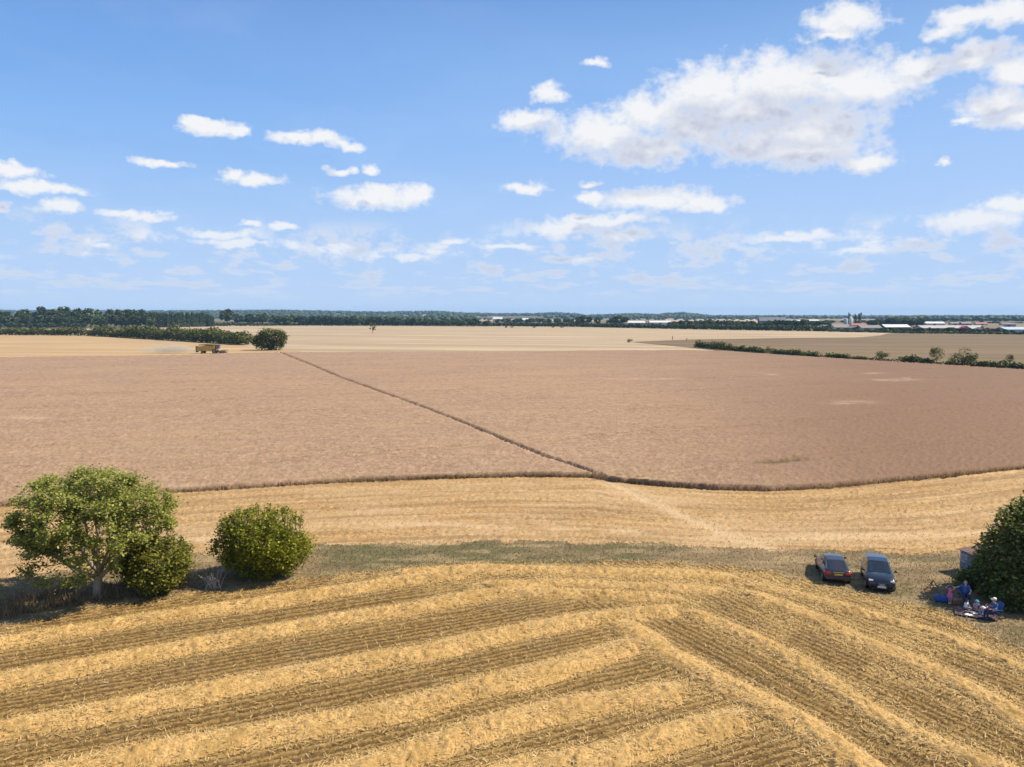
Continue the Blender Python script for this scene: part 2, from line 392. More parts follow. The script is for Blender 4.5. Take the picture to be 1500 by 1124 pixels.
def mat_straw():
    m, t, o = newmat('straw'); p = pos(t)
    n1 = t.noise(p, 9.0, 3, 0.75); n2 = t.noise(p, 0.6, 3, 0.6)
    c = t.ramp(n1, [(0.30, (0.30, 0.168, 0.050)), (0.5, (0.62, 0.392, 0.146)), (0.70, (0.82, 0.58, 0.265))])
    c = t.mix(t.ss(n2, 0.42, 0.68, 0, 0.6), c, (0.42, 0.258, 0.078, 1))
    finish(t, o, c, n1, 0.8, 0.05); return m
def mat_field(name, c1, c2, sx=0.006, sy=0.16, dirv=None, gap=None):
    m, t, o = newmat(name); p = pos(t)
    if dirv is not None:
        p = t.N('ShaderNodeVectorRotate', {'Vector': p, 'Angle': dirv}, rotation_type='Z_AXIS').outputs[0]
    n1 = t.noise(t.vm('MULTIPLY', p, (sx, sy, 1)), 1.0, 4, 0.65); n2 = t.noise(p, 0.02, 3)
    c = t.mix(t.ss(n1, 0.38, 0.66), (*c1, 1), (*c2, 1))
    c = t.mix(t.ss(n2, 0.3, 0.75, 0, 0.3), c, tuple(x * 0.8 for x in c1) + (1,))
    finish(t, o, c, None); return m
def mat_ground():
    m, t, o = newmat('farmland'); p = pos(t)
    v = t.N('ShaderNodeTexVoronoi', {'Vector': t.vm('MULTIPLY', p, (0.0011, 0.0022, 0)), 'Scale': 1.0}).outputs['Color']
    f = t.N('ShaderNodeSeparateColor', {0: v}).outputs[0]
    n = t.noise(p, 0.01, 4)
    c = t.ramp(f, [(0.0, (0.105, 0.10, 0.045)), (0.35, (0.19, 0.155, 0.08)), (0.6, (0.40, 0.30, 0.17)), (1.0, (0.13, 0.13, 0.06))])
    c = t.mix(t.ss(n, 0.3, 0.7, 0, 0.3), c, (0.2, 0.16, 0.09, 1))
    finish(t, o, c); return m
M_wheat, M_mid, M_near, M_grass, M_straw, M_ground = mat_wheat(), mat_stubble_mid(), mat_stubble_near(), mat_grass(), mat_straw(), mat_ground()
M_bark = simple('bark', (0.17, 0.135, 0.10), 0.9, 0, 0.35, 9, bump=0.6)
M_barkpale = simple('pale_bark', (0.27, 0.235, 0.19), 0.9, 0, 0.35, 9, bump=0.6)
M_ash = leaf_mat('ash_leaves', [(0.1, (0.095, 0.105, 0.020)), (0.5, (0.215, 0.235, 0.05)), (0.9, (0.41, 0.41, 0.12))])
M_elder = leaf_mat('elder_leaves', [(0.1, (0.085, 0.10, 0.016)), (0.5, (0.180, 0.182, 0.03)), (0.9, (0.33, 0.29, 0.055))])
M_bush = leaf_mat('blackthorn_leaves', [(0.1, (0.080, 0.090, 0.008)), (0.5, (0.160, 0.178, 0.016)), (0.9, (0.44, 0.41, 0.04))])
M_thick = leaf_mat('thicket_leaves', [(0.1, (0.062, 0.089, 0.024)), (0.5, (0.127, 0.155, 0.043)), (0.92, (0.331, 0.311, 0.093))])
M_hedge = leaf_mat('hedge_leaves', [(0.1, (0.056, 0.067, 0.020)), (0.5, (0.101, 0.114, 0.034)), (0.9, (0.176, 0.176, 0.054))], 0.2, 0.06)
M_fartree = leaf_mat('far_leaves', [(0.1, (0.037, 0.058, 0.022)), (0.5, (0.070, 0.094, 0.035)), (0.9, (0.130, 0.146, 0.052))], 0.2, 0.03)
M_conifer = leaf_mat('plantation_leaves', [(0.1, (0.032, 0.055, 0.025)), (0.5, (0.054, 0.084, 0.036)), (0.9, (0.095, 0.121, 0.048))], 0.15, 0.03)
M_wood = leaf_mat('woodland_leaves', [(0.1, (0.026, 0.042, 0.017)), (0.5, (0.048, 0.067, 0.026)), (0.9, (0.082, 0.100, 0.036))], 0.1, 0.01)
M_blade_straw = blade_mat('straw_blades', [(0.0, (0.50, 0.31, 0.10)), (0.5, (0.80, 0.545, 0.22)), (1.0, (0.97, 0.73, 0.38))], 0.08, 0.73)
M_blade_stub = blade_mat('stubble_blades', [(0.0, (0.12, 0.07, 0.02)), (0.5, (0.30, 0.185, 0.06)), (1.0, (0.60, 0.40, 0.155))])
M_blade_mid = blade_mat('pale_stubble_blades', [(0.0, (0.40, 0.25, 0.105)), (0.5, (0.53, 0.345, 0.15)), (1.0, (0.74, 0.53, 0.28))])
M_blade_wheat = blade_mat('wheat_stems', [(0.0, (0.20, 0.125, 0.07)), (0.5, (0.345, 0.225, 0.135)), (1.0, (0.54, 0.38, 0.25))])
M_blade_grass = blade_mat('grass_blades', [(0.0, (0.105, 0.095, 0.038)), (0.45, (0.205, 0.168, 0.078)), (1.0, (0.45, 0.335, 0.19))])
M_blade_dry = blade_mat('dry_grass_blades', [(0.0, (0.13, 0.095, 0.05)), (0.5, (0.30, 0.215, 0.11)), (1.0, (0.52, 0.39, 0.22))])
#@@SETTING
# ------------------------------------------------------------------ the setting: ground and fields
def pl(pts):
    a = np.array(pts, float); return a[:, 0], a[:, 1]
B_wheat = pl([(-500, 802), (0, 742), (110, 733), (250, 722), (330, 718), (420, 712), (520, 706), (640, 702), (760, 699), (870, 700), (900, 706), (960, 712), (1050, 718), (1130, 720), (1200, 716), (1290, 708), (1400, 697), (1500, 687), (2000, 648)])
B_far = pl([(-500, 529), (0, 523), (180, 521), (300, 519), (335, 517), (408, 516), (700, 514.5), (1000, 512.5), (1060, 514), (1200, 523), (1300, 529), (1400, 535), (1500, 541), (2000, 572)])
B_gtop = pl([(-500, 918), (0, 850), (150, 832), (290, 812), (440, 803), (560, 797), (700, 793), (800, 794), (950, 797), (1060, 803), (1150, 806), (1250, 808), (1330, 812), (1400, 808), (1450, 800), (1500, 795), (2000, 750)])
B_gbot = pl([(-500, 1008), (0, 918), (140, 893), (300, 868), (430, 851), (560, 836), (640, 829), (760, 824), (880, 824), (960, 826), (1100, 832), (1180, 850), (1240, 865), (1300, 880), (1380, 899), (1440, 925), (1500, 955), (2000, 1200)])
WH = 0.56                                        # height of the standing wheat

def wpoly(pts, n=None):
    return np.array([G(x, y) for x, y in pts])
def dist_poly(X, Y, pts):
    """distance to a polyline, and the share of the way along it"""
    d = np.full(X.shape, 1e9); 
    for a, b in zip(pts[:-1], pts[1:]):
        v = b - a; L = v @ v
        t = np.clip(((X - a[0]) * v[0] + (Y - a[1]) * v[1]) / L, 0, 1)
        d = np.minimum(d, np.hypot(X - a[0] - t * v[0], Y - a[1] - t * v[1]))
    return d

# lines of straw left by the harvester: pixels along the middle of each, half width in metres, height
WIND = [
 ([(-260, 1010), (0, 946), (200, 911), (400, 882), (600, 852), (690, 842)], 1.0, 0.30),
 ([(-260, 1062), (0, 999), (200, 964), (400, 926), (600, 895), (660, 882), (740, 871), (850, 873), (960, 878), (1010, 886)], 1.0, 0.30),
 ([(-260, 1140), (0, 1072), (200, 1034), (400, 996), (600, 962), (680, 942), (780, 924), (850, 911), (930, 900), (1000, 893)], 1.05, 0.32),
 ([(-120, 1190), (130, 1126), (260, 1098), (400, 1074), (600, 1040), (700, 1008), (800, 985), (880, 962), (935, 942)], 1.05, 0.33),
 ([(380, 1165), (600, 1110), (700, 1072), (800, 1046), (900, 1031), (1003, 1010)], 1.05, 0.30),
 ([(600, 1170), (720, 1138), (900, 1108), (1000, 1078), (1098, 1050)], 1.05, 0.32),
 ([(905, 912), (940, 936), (1000, 974), (1060, 1003), (1140, 1046), (1200, 1082), (1250, 1122), (1300, 1160)], 1.15, 0.24),
 ([(1000, 896), (1080, 928), (1140, 956), (1200, 990), (1248, 1026), (1300, 1054), (1380, 1094), (1460, 1126), (1560, 1170)], 0.8, 0.15),
 ([(1090, 868), (1200, 910), (1260, 942), (1340, 972), (1420, 1012), (1500, 1060), (1640, 1130)], 0.95, 0.15),
 ([(1092, 858), (1180, 874), (1260, 897), (1340, 921), (1420, 949), (1500, 981), (1640, 1040)], 0.75, 0.10),
 ([(575, 842), (700, 834), (850, 837), (1000, 843), (1085, 850)], 1.2, 0.12),
 ([(705, 857), (850, 855), (1000, 862), (1070, 868)], 1.0, 0.10),
]
WPOLY = [wpoly(a) for a, _, _ in WIND]
PATH_W = wpoly([(408, 517), (450, 534), (500, 556), (560, 578), (620, 600), (680, 624), (740, 650), (800, 675), (850, 692), (886, 704)])
PATH_S = wpoly([(882, 701), (920, 718), (960, 738), (1020, 765), (1080, 787), (1130, 803)])

NC = 770
ys = [13.0]
while ys[-1] < 392: ys.append(ys[-1] + 0.0047 * ys[-1])
ys = np.array(ys); NR = len(ys)
ss_ = np.linspace(-0.84, 0.84, NC)
# row KE of the grid runs exactly along the cut edge of the wheat
_ty = np.linspace(40, 160, 1500)[:, None]; _tx = ss_[None, :] * (_ty + 9); _a, _b = P(_tx, _ty); _d = _b - np.interp(_a, *B_wheat)
_k = np.argmax(_d < 0, axis=0); _c = np.arange(NC); _f = _d[_k - 1, _c] / (_d[_k - 1, _c] - _d[_k, _c])
YE = _ty[_k - 1, 0] + (_ty[_k, 0] - _ty[_k - 1, 0]) * _f
YE = YE + 0.06 * (fbm(ss_ * (YE + 9) * 1.6, 0 * YE, 19, 2) - 0.5)
KE = int(np.searchsorted(ys, 72)); Y0, Y1 = ys[0], ys[-1]
Y = np.empty((NR, NC)); iA = np.linspace(0, 1, KE)[:, None]; iB = np.linspace(0, 1, NR - KE)[:, None]
Y[:KE] = Y0 * ((YE[None, :] - 0.04) / Y0) ** iA; Y[KE:] = (YE[None, :] + 0.05) * (Y1 / (YE[None, :] + 0.05)) ** iB
X = ss_[None, :] * (Y + 9)
cell = 1.68 / NC * (Y + 9)
calm = np.minimum(1, np.abs(np.arange(NR) - KE + 0.5)[:, None] // 2.0)
X = X + (rng.random(X.shape) - 0.5) * cell * 0.5 * calm; Y = Y + (rng.random(X.shape) - 0.5) * 0.0047 * Y * 0.5 * calm
past = np.repeat(np.arange(NR)[:, None] >= KE, NC, 1)
xp, yp = P(X, Y)
e1 = (fbm(X * 0.5, Y * 0.5, 3) - 0.5); e2 = (fbm(X * 1.6, Y * 1.6, 9) - 0.5)
bw = np.interp(xp, *B_wheat); bf = np.interp(xp, *B_far); gt = np.interp(xp, *B_gtop); gb = np.interp(xp, *B_gbot)
xq, yq = P(X, Y, WH)
is_wheat = past & (yq > np.interp(xq, *B_far)) & (yp > 505)
dpw = dist_poly(X, Y, PATH_W)
pw = 0.34 + 0.35 * sstep(Y, 100, 330) + 0.12 * e2
trench = is_wheat & (dpw < pw)
dps = dist_poly(X, Y, PATH_S)
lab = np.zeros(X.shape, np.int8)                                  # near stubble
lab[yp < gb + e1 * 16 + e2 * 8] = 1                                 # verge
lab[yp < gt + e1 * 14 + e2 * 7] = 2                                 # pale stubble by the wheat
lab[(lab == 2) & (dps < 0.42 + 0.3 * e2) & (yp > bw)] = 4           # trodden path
lab[is_wheat] = 3
gone = (~is_wheat) & (yp < np.maximum(np.interp(xp, *B_far) + 12, 480)) | (yp < 500)

row = np.clip((yp - bw) / np.maximum(gt - bw, 1), -0.2, 1.3) * 20.0
row = np.where(is_wheat, sstep(X / (Y + 9) + 0.25 * (fbm(X * 0.012, Y * 0.012, 33) - 0.5), 0.0, 0.5), row)      # shaded stalk sides painted into the colour, browner towards the sun at right
# tramlines in the wheat
tA, tB = G(900, 636, WH), G(1420, 596, WH)
td = (tB - tA) / np.linalg.norm(tB - tA); tn = np.array([-td[1], td[0]])
cross = (X - tA[0]) * tn[0] + (Y - tA[1]) * tn[1] + 3.0 * (fbm(X * 0.01, Y * 0.01, 5) - 0.5)
tr = np.abs(((cross + 12) % 24) - 12); tram = np.exp(-((np.abs(tr - 0.9)) / 0.28) ** 2) * sstep(fbm(X * 0.04, Y * 0.15, 21), 0.34, 0.5)
gp = G(1145, 676, 0.4)
u_ = X - gp[0]; v_ = (Y - gp[1]) - 0.35 * u_
green_w = np.exp(-((u_ / 3.4) ** 4 + (v_ / 1.1) ** 2)) * sstep(fbm(X * 1.5, Y * 1.5, 31), 0.25, 0.45)
pale_w = np.zeros(X.shape)
for (cx, cy, rx, ry) in ((1305, 557, 45, 1.6), (1280, 547, 14, 1.2), (1330, 555, 14, 1.4), (940, 555, 50, 1.2), (45, 612, 40, 3.0), (1130, 549, 10, 1), (275, 712, 30, 3), (1250, 590, 30, 3)):
    pale_w += np.exp(-(((xq - cx) / rx) ** 2 + ((yq - cy) / ry) ** 2)) * sstep(fbm(X * 0.3, Y * 0.3, 41), 0.3, 0.6)
pale_w = np.clip(pale_w, 0, 1)

# heights
Z = 0.10 * (fbm(X * 0.12, Y * 0.12, 50) - 0.5) + 0.05 * (fbm(X * 1.3, Y * 1.3, 51) - 0.5)
near = lab == 0
onD = ((X - WPOLY[6][1][0]) * dirD[1] - (Y - WPOLY[6][1][1]) * dirD[0]) < 0          # right of the first diagonal
onD |= (xp > 1010) & (yp < 930)
cL = X * -dirL[1] + Y * dirL[0]; cD = X * -dirD[1] + Y * dirD[0]
rows = np.where(onD, np.sin(cD * 2 * math.pi / ROWS), np.sin(cL * 2 * math.pi / ROWS))
row = np.where(near, onD * 1.0, row)
Z += np.where(near, 0.05 * rows + 0.045 * (rng.random(X.shape) - 0.5), 0)
dedge = bw - yp
midrow = np.sin((yp - bw) * 0.9 + 2 * e1) 
Z += np.where(lab == 2, -0.16 * sstep(np.sin(row * 2 * math.pi / 1.55 + 5 * e1), 0.55, 1) * sstep(fbm(X * 0.09, row * 0.5, 77), 0.38, 0.55) + 0.10 * (rng.random(X.shape) - 0.5), 0)
Z += np.where(lab == 1, 0.05 * (rng.random(X.shape) - 0.5) + 0.12 * (fbm(X * 0.7, Y * 0.7, 60) - 0.5), 0)
Z -= np.where(lab == 4, 0.05, 0)
rough = 0.15 * np.clip(1.2 - Y / 420, 0.4, 1)
wh = WH + 0.10 * (fbm(X * 0.25, Y * 0.25, 70) - 0.5) + rough * (rng.random(X.shape) - 0.5) - 0.30 * tram - 0.30 * green_w - 0.06 * pale_w
Z = np.where(is_wheat & ~trench, np.maximum(wh, 0.2), Z)
Z = np.where(trench, 0.02 + 0.05 * rng.random(X.shape), Z)

# litter
pale = np.zeros(X.shape); sel = Y < 70
dw = np.full(X.shape, 9.0); 
for q in WPOLY: dw[sel] = np.minimum(dw[sel], dist_poly(X[sel], Y[sel], q))
tk = np.exp(-((dw - 1.75) / 0.22) ** 2) * sstep(fbm(X * 0.25, Y * 0.25, 78), 0.3, 0.5); Z -= np.where(lab == 0, 0.10 * tk, 0)
pale = np.clip(np.exp(-np.maximum(dw - 0.8, 0) / 0.55) * 0.8 * (0.4 + fbm(X * 1.2, Y * 1.2, 80)), 0, 1)
hl = sstep(yp, 822, 832) * (1 - sstep(yp, 856, 892)) * sstep(xp, 560, 700) * (1 - sstep(xp, 1120, 1260))
pale = np.maximum(pale, hl * sstep(fbm(X * 0.35, Y * 0.7, 82), 0.36, 0.56))
pale = np.maximum(pale, 0.75 * (1 - sstep(yp - gb, 2, 18)) * sstep(fbm(X * 0.9, Y * 0.9, 83), 0.36, 0.6))
pale = np.maximum(pale, 0.75 * sstep(xp, 1000, 1200) * (1 - sstep(yp - gb, 60, 220)) * sstep(fbm(X * 0.5, Y * 0.5, 84), 0.4, 0.62))
stripe = np.exp(-((yp - np.interp(xp, [0, 300, 450, 600, 750, 900, 1100, 1500], [800, 790, 772, 768, 772, 780, 790, 780])) / 5.5) ** 2) * sstep(fbm(X * 0.2, Y * 0.6, 88), 0.32, 0.6)
pale = np.where(lab == 2, np.clip(stripe + np.exp(-(dps / 1.1) ** 2) * 0.8 + 0.35 * sstep(fbm(X * 0.08, Y * 0.3, 90), 0.5, 0.7), 0, 1), pale)
pale = np.where(lab == 4, 1.0, pale)
pale = np.where(lab == 3, pale_w, pale)
# how green the verge is
gv = 0.30 + 0.60 * sstep(xp, 420, 500) * (1 - sstep(xp, 930, 1060)) + 0.40 * sstep(xp, 1060, 1250)
gv += 1.1 * np.exp(-(((xp - 535) / 70) ** 2 + ((yp - 821) / 10) ** 2)) + 0.7 * np.exp(-(((xp - 640) / 60) ** 2 + ((yp - 812) / 8) ** 2)) + 0.6 * np.exp(-(((xp - 800) / 90) ** 2 + ((yp - 812) / 6) ** 2)) + 0.5 * np.exp(-(((xp - 140) / 200) ** 2 + ((yp - 858) / 16) ** 2))
gv *= 0.55 + 1.1 * sstep(fbm(X * 0.35, Y * 0.6, 95), 0.25, 0.75)
green = np.where(lab == 3, np.maximum(green_w, 0.34 * tram), np.clip(gv, 0, 1.7))
pale = np.where(lab == 1, 0.6 * sstep(fbm(X * 0.35, Y * 1.3, 97), 0.53, 0.68) + 0.5 * np.exp(-(dps / 1.6) ** 2), pale)

idx = np.arange(NR * NC).reshape(NR, NC)
quads = np.stack([idx[:-1, :-1], idx[:-1, 1:], idx[1:, 1:], idx[1:, :-1]], -1)
c4 = lambda A: (A[:-1, :-1], A[:-1, 1:], A[1:, 1:], A[1:, :-1])
anyw = np.any(np.stack([a == 3 for a in c4(lab)]), 0)
flab = np.where(anyw, 3, lab[:-1, :-1])
fg = np.any(np.stack([a & (b != 3) for a, b in zip(c4(gone), c4(lab))]), 0) & ~anyw
fg |= np.all(np.stack(c4(gone & (lab != 3))), 0)
VV = np.stack([X, Y, Z], -1).reshape(-1, 3); PA = pale.ravel(); GA = green.ravel()
def region(name, which, m):
    q = quads[(flab == which) & ~fg].reshape(-1, 4)
    u, inv = np.unique(q, return_inverse=True)
    me = new_mesh(name, VV[u], inv.reshape(-1, 4), {'pale': PA[u], 'green': GA[u], 'row': row.ravel()[u]}, smooth=which != 3)
    return tag(obj(name, me, m), kind='structure')
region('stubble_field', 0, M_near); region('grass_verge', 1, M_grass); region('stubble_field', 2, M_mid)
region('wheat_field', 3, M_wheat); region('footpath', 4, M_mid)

def flat_sheet(name, pix, z, m, sub=None):
    pts = [(*G(x, y, z), z) for x, y in pix]
    me = bpy.data.meshes.new(name); me.from_pydata(pts, [], [list(range(len(pts)))]); me.update()
    return tag(obj(name, me, m), kind='structure')
gm = bpy.data.meshes.new('ground'); E = 8000
gm.from_pydata([(-E, -E, -0.34), (E, -E, -0.34), (E, E, -0.34), (-E, E, -0.34)], [], [[0, 1, 2, 3]]); gm.update()
tag(obj('ground', gm, M_ground), kind='structure')
M_f1 = mat_field('harvested_stubble', (0.50, 0.345, 0.185), (0.66, 0.46, 0.24), 0.004, 0.09, R(6))
M_f2 = mat_field('far_pale_stubble', (0.46, 0.345, 0.215), (0.63, 0.49, 0.325), 0.0035, 0.055, R(14))
M_f3 = mat_field('grassy_field', (0.20, 0.142, 0.078), (0.28, 0.196, 0.108), 0.005, 0.05, R(12))
M_f4 = mat_field('distant_stubble', (0.50, 0.38, 0.25), (0.62, 0.48, 0.33), 0.001, 0.004)
flat_sheet('far_stubble_field', [(-700, 560), (-700, 487), (0, 483), (250, 480), (330, 477), (420, 476.5), (720, 477.5), (850, 479), (1000, 482.5), (1200, 485), (1285, 487), (1320, 489), (1500, 520), (1500, 560)], -0.25, M_f2)
flat_sheet('harvested_field', [(-700, 570), (-700, 503), (0, 491.5), (100, 491.5), (200, 496), (300, 501), (350, 506), (395, 512), (440, 514.6), (440, 540)], -0.18, M_f1)
flat_sheet('grassy_field', [(925, 501), (1010, 497.5), (1140, 495.5), (1255, 494.5), (1290, 491.5), (1300, 488.5), (1500, 490), (2000, 494), (2000, 600), (1500, 552), (1300, 536), (1090, 518), (1000, 508), (950, 503.5)], -0.12, M_f3)
flat_sheet('distant_field', [(960, 467.6), (1135, 467.4), (1200, 470.5), (1160, 473.6), (1000, 473)], -0.20, M_f4)
flat_sheet('distant_field', [(440, 466.3), (700, 466.2), (880, 468.2), (870, 471.2), (560, 469.4), (450, 468)], -0.20, M_f4)
flat_sheet('distant_field', [(1170, 466.4), (1330, 467.0), (1320, 468.6), (1180, 468.4)], -0.20, M_f4)

# strips of straw on the far stubble
def strip(pix, wid, z, m, name='straw_swath'):
    pts = np.array([G(x, y) for x, y in pix]); V = []; F = []
    for i, p in enumerate(pts):
        t = pts[min(i + 1, len(pts) - 1)] - pts[max(i - 1, 0)]; t /= np.linalg.norm(t); n = np.array([-t[1], t[0]])
        for k, (s, zz) in enumerate(((-1, z), (-0.4, z + 0.25), (0.4, z + 0.25), (1, z))): V.append((*(p + n * s * wid), zz))
    for i in range(len(pts) - 1):
        for k in range(3): F.append([i * 4 + k, i * 4 + k + 1, i * 4 + 5 + k, i * 4 + 4 + k])
    me = bpy.data.meshes.new(name); me.from_pydata(V, [], F); me.update()
    return obj(name, me, m)

# ------------------------------------------------------------------ straw windrows
wl = ['straw windrow nearest the lone tree, running left from the headland', 'second straw windrow below the lone tree, bending along the headland',
 'third straw windrow below the lone tree, joining the diagonal straw lines', 'long straw windrow ending where the first diagonal begins',
 'short straw windrow above the lowest one, ending beside the diagonal', 'lowest straw windrow, ending in a blunt tip beside the diagonal',
 'thick diagonal straw windrow that starts at the tips of the left ones', 'second diagonal straw windrow, broken and thin towards the lower right corner',
 'third diagonal straw windrow, running down from the headland to the right', 'faint straw windrow closest to the two parked cars', 'flat straw band along the top of the headland by the grass verge', 'short flat straw band on the headland, second below the verge']
straw_pts = []
for (pix, hw, ht), q, lb in zip(WIND, WPOLY, wl):
    seg = np.hypot(*np.diff(q, axis=0).T); L = np.concatenate([[0], np.cumsum(seg)]); n = int(L[-1] / 0.11)
    s = np.linspace(0, L[-1], n); px_ = np.interp(s, L, q[:, 0]); py_ = np.interp(s, L, q[:, 1])
    k = 25; ker = np.ones(k) / k
    px_ = np.convolve(np.pad(px_, k // 2, mode='edge'), ker, 'valid'); py_ = np.convolve(np.pad(py_, k // 2, mode='edge'), ker, 'valid')
    tx, ty = np.gradient(px_), np.gradient(py_); tl = np.hypot(tx, ty); tx /= tl; ty /= tl
    m_ = 21; t = np.linspace(-1, 1, m_)[None, :]; sd = int(abs(q[0][0]) * 10) + len(pix)
    endt = np.minimum(sstep(s, 0, 0.8), sstep(L[-1] - s, 0, 1.0))
    hw *= 0.84; widL = hw * (0.72 + 0.62 * fbm(s * 0.45, s * 0, sd, 3)) * (0.35 + 0.65 * endt); widR = hw * (0.72 + 0.62 * fbm(s * 0.45, s * 0 + 7, sd + 3, 3)) * (0.35 + 0.65 * endt)
    wid = np.where(t < 0, widL[:, None], widR[:, None])
    mean = (fbm(s * 0.16, s * 0 + 3, sd + 5, 3) - 0.5) * 0.5
    XX = px_[:, None] + (-ty[:, None]) * (t * wid + mean[:, None]); YY = py_[:, None] + tx[:, None] * (t * wid + mean[:, None])
    hN = fbm(XX * 1.1, YY * 1.1, 101, 3); hF = fbm(XX * 4.5, YY * 4.5, 102, 3)
    prof = np.clip(1 - t ** 2, 0, 1) ** 0.75
    ZZ = -0.05 + prof * (0.78 * ht * (0.6 + 0.8 * hN) * (0.4 + 0.6 * endt[:, None]) + 0.12 + 0.34 * (hF - 0.5)) + 0.08 * (rng.random(XX.shape) - 0.5) * (prof > 0.05)
    
    dip = np.minimum(sstep(s, 0, 0.45), sstep(L[-1] - s, 0, 0.45)); ZZ = ZZ - 0.5 * (1 - dip[:, None])
    I = np.arange(n * m_).reshape(n, m_)
    F = np.stack([I[:-1, :-1], I[1:, :-1], I[1:, 1:], I[:-1, 1:]], -1).reshape(-1, 4)
    _un = (hN[:-1, :-1] < (0.36 if hw < 0.8 else 0.26)).ravel() & (fbm(XX, YY, 103, 2)[:-1, :-1] < 0.45).ravel()
    me = new_mesh('straw_windrow', np.stack([XX, YY, ZZ], -1).reshape(-1, 3), F, smooth=True)
    o = tag(obj('straw_windrow', me, M_straw), lb, 'windrow', 'lines of straw left on the near stubble')
    # loose straws lying on it
    cnt = int(L[-1] * 170 * hw); ii = rng.integers(0, n, cnt); jj = rng.normal(0, 0.52, cnt)
    tt_ = np.clip(jj * 1.15, -1.6, 1.6); wI = np.where(tt_ < 0, widL[ii], widR[ii])
    bxp = px_[ii] - ty[ii] * (tt_ * wI + mean[ii]); byp = py_[ii] + tx[ii] * (tt_ * wI + mean[ii])
    bz = np.where(np.abs(tt_) < 1, np.clip(1 - tt_ ** 2, 0, 1) ** 0.75 * ht * 0.86 + 0.03, 0.03)
    straw_pts.append((np.stack([bxp, byp, bz], -1), o))

def blades(name, base, length, width, lean, m, parent=None, rnd=None, kind='stuff', label=None, cat=None):
    """one thin triangle for each point: lean 0 = upright, 1 = lying"""
    n = len(base); a = rng.random(n) * 2 * math.pi; ln = length * (0.6 + 0.8 * rng.random(n)); w_ = width * (0.7 + 0.6 * rng.random(n))
    le = np.clip(lean + 0.25 * (rng.random(n) - 0.5), 0, 1) * math.pi / 2
    d = np.stack([np.cos(a) * np.sin(le), np.sin(a) * np.sin(le), np.cos(le)], -1)
    b2 = rng.random(n) * math.pi; sx = np.stack([np.cos(b2), np.sin(b2), 0 * b2], -1)
    flat = np.stack([-np.sin(a), np.cos(a), 0 * a], -1)
    side = np.where((le > 0.9)[:, None], flat, sx) * w_[:, None] * 0.5
    V = np.empty((n, 3, 3)); V[:, 0] = base - side; V[:, 1] = base + side; V[:, 2] = base + d * ln[:, None]
    V[:, 2, 2] += np.where(le > 0.9, 0.05 * rng.random(n), 0)
    rr = rng.random(n) if rnd is None else rnd
    me = new_mesh(name, V.reshape(-1, 3), np.arange(n * 3).reshape(n, 3), {'rnd': np.repeat(rr, 3)})
    o = obj(name, me, m, parent); o['kind'] = kind
    if label: o['label'] = label
    if cat: o['category'] = cat
    return o
for base, o in straw_pts:
    blades('loose_straw', base, 0.36, 0.03, 1.0, M_blade_straw, parent=o)

def scatter(xmin, xmax, y0, y1, n, fn):
    """points inside the fan of ground for which fn(X, Y, xp, yp) holds, denser nearby"""
    u = rng.random(n); yy = y0 * (y1 / y0) ** u; xx = (xmin + (xmax - xmin) * rng.random(n)) * (yy + 9)
    a, b = P(xx, yy); k = fn(xx, yy, a, b); return xx[k], yy[k]
def zat(xx, yy):
    c = np.clip(((xx / (yy + 9) + 0.84) / 1.68 * (NC - 1)).round().astype(int), 0, NC - 1); ye = YE[c]
    ra = np.log(yy / Y0) / np.log(ye / Y0) * (KE - 1); rb = KE + np.log(yy / ye) / np.log(Y1 / ye) * (NR - KE - 1)
    return Z[np.clip(np.where(yy < ye, ra, rb).round().astype(int), 0, NR - 1), c]
def zone(which, pad=0):
    def f(x, y, a, b):
        gbx, gtx, bwx = np.interp(a, *B_gbot), np.interp(a, *B_gtop), np.interp(a, *B_wheat)
        return {0: b > gbx - pad, 1: (b <= gbx + 3) & (b > gtx - 2), 2: (b <= gtx + 2) & (b > bwx + 1)}[which]
    return f
# stubble stalks in drilled rows
xx, yy = scatter(-0.8, 0.8, 22, 70, 150000, zone(0))
od = ((xx - WPOLY[6][1][0]) * dirD[1] - (yy - WPOLY[6][1][1]) * dirD[0]) < 0
for flag, dv in ((False, dirL), (True, dirD)):
    k = od == flag; al = xx[k] * dv[0] + yy[k] * dv[1]; cr = -xx[k] * dv[1] + yy[k] * dv[0]
    cr = (np.round(cr / ROWS - 0.25) + 0.25 + rng.normal(0, 0.13, cr.shape)) * ROWS
    xx[k] = al * dv[0] - cr * dv[1]; yy[k] = al * dv[1] + cr * dv[0]
wheel = fbm(xx * 0.8, yy * 0.8, 120)
rr = np.clip(0.55 * rng.random(len(xx)) + 0.6 * (fbm(xx * 0.3, yy * 0.3, 121) - 0.1), 0, 1)
blades('stubble_stalks', np.stack([xx, yy, zat(xx, yy) - 0.02], -1), 0.10, 0.045, 0.3, M_blade_stub, rnd=rr, label='short brown stubble stalks in drilled rows between the straw windrows', cat='stubble')
k = hlsel = None
xx, yy = scatter(-0.8, 0.8, 24, 66, 150000, lambda x, y, a, b: (b > np.interp(a, *B_gbot) - 4))
dsel = np.full(xx.shape, 9.0)
for q in WPOLY: dsel = np.minimum(dsel, dist_poly(xx, yy, q))
a_, b_ = P(xx, yy); gbx = np.interp(a_, *B_gbot)
prob = 0.45 * np.exp(-np.maximum(dsel - 0.7, 0) / 0.6) + 0.5 * (1 - sstep(b_ - gbx, 4, 34)) * sstep(fbm(xx * 0.6, yy * 0.6, 130), 0.34, 0.6) + 0.05
prob += 0.35 * sstep(a_, 1000, 1200) * (1 - sstep(b_ - gbx, 60, 200)) * sstep(fbm(xx * 0.5, yy * 0.5, 84), 0.36, 0.6)
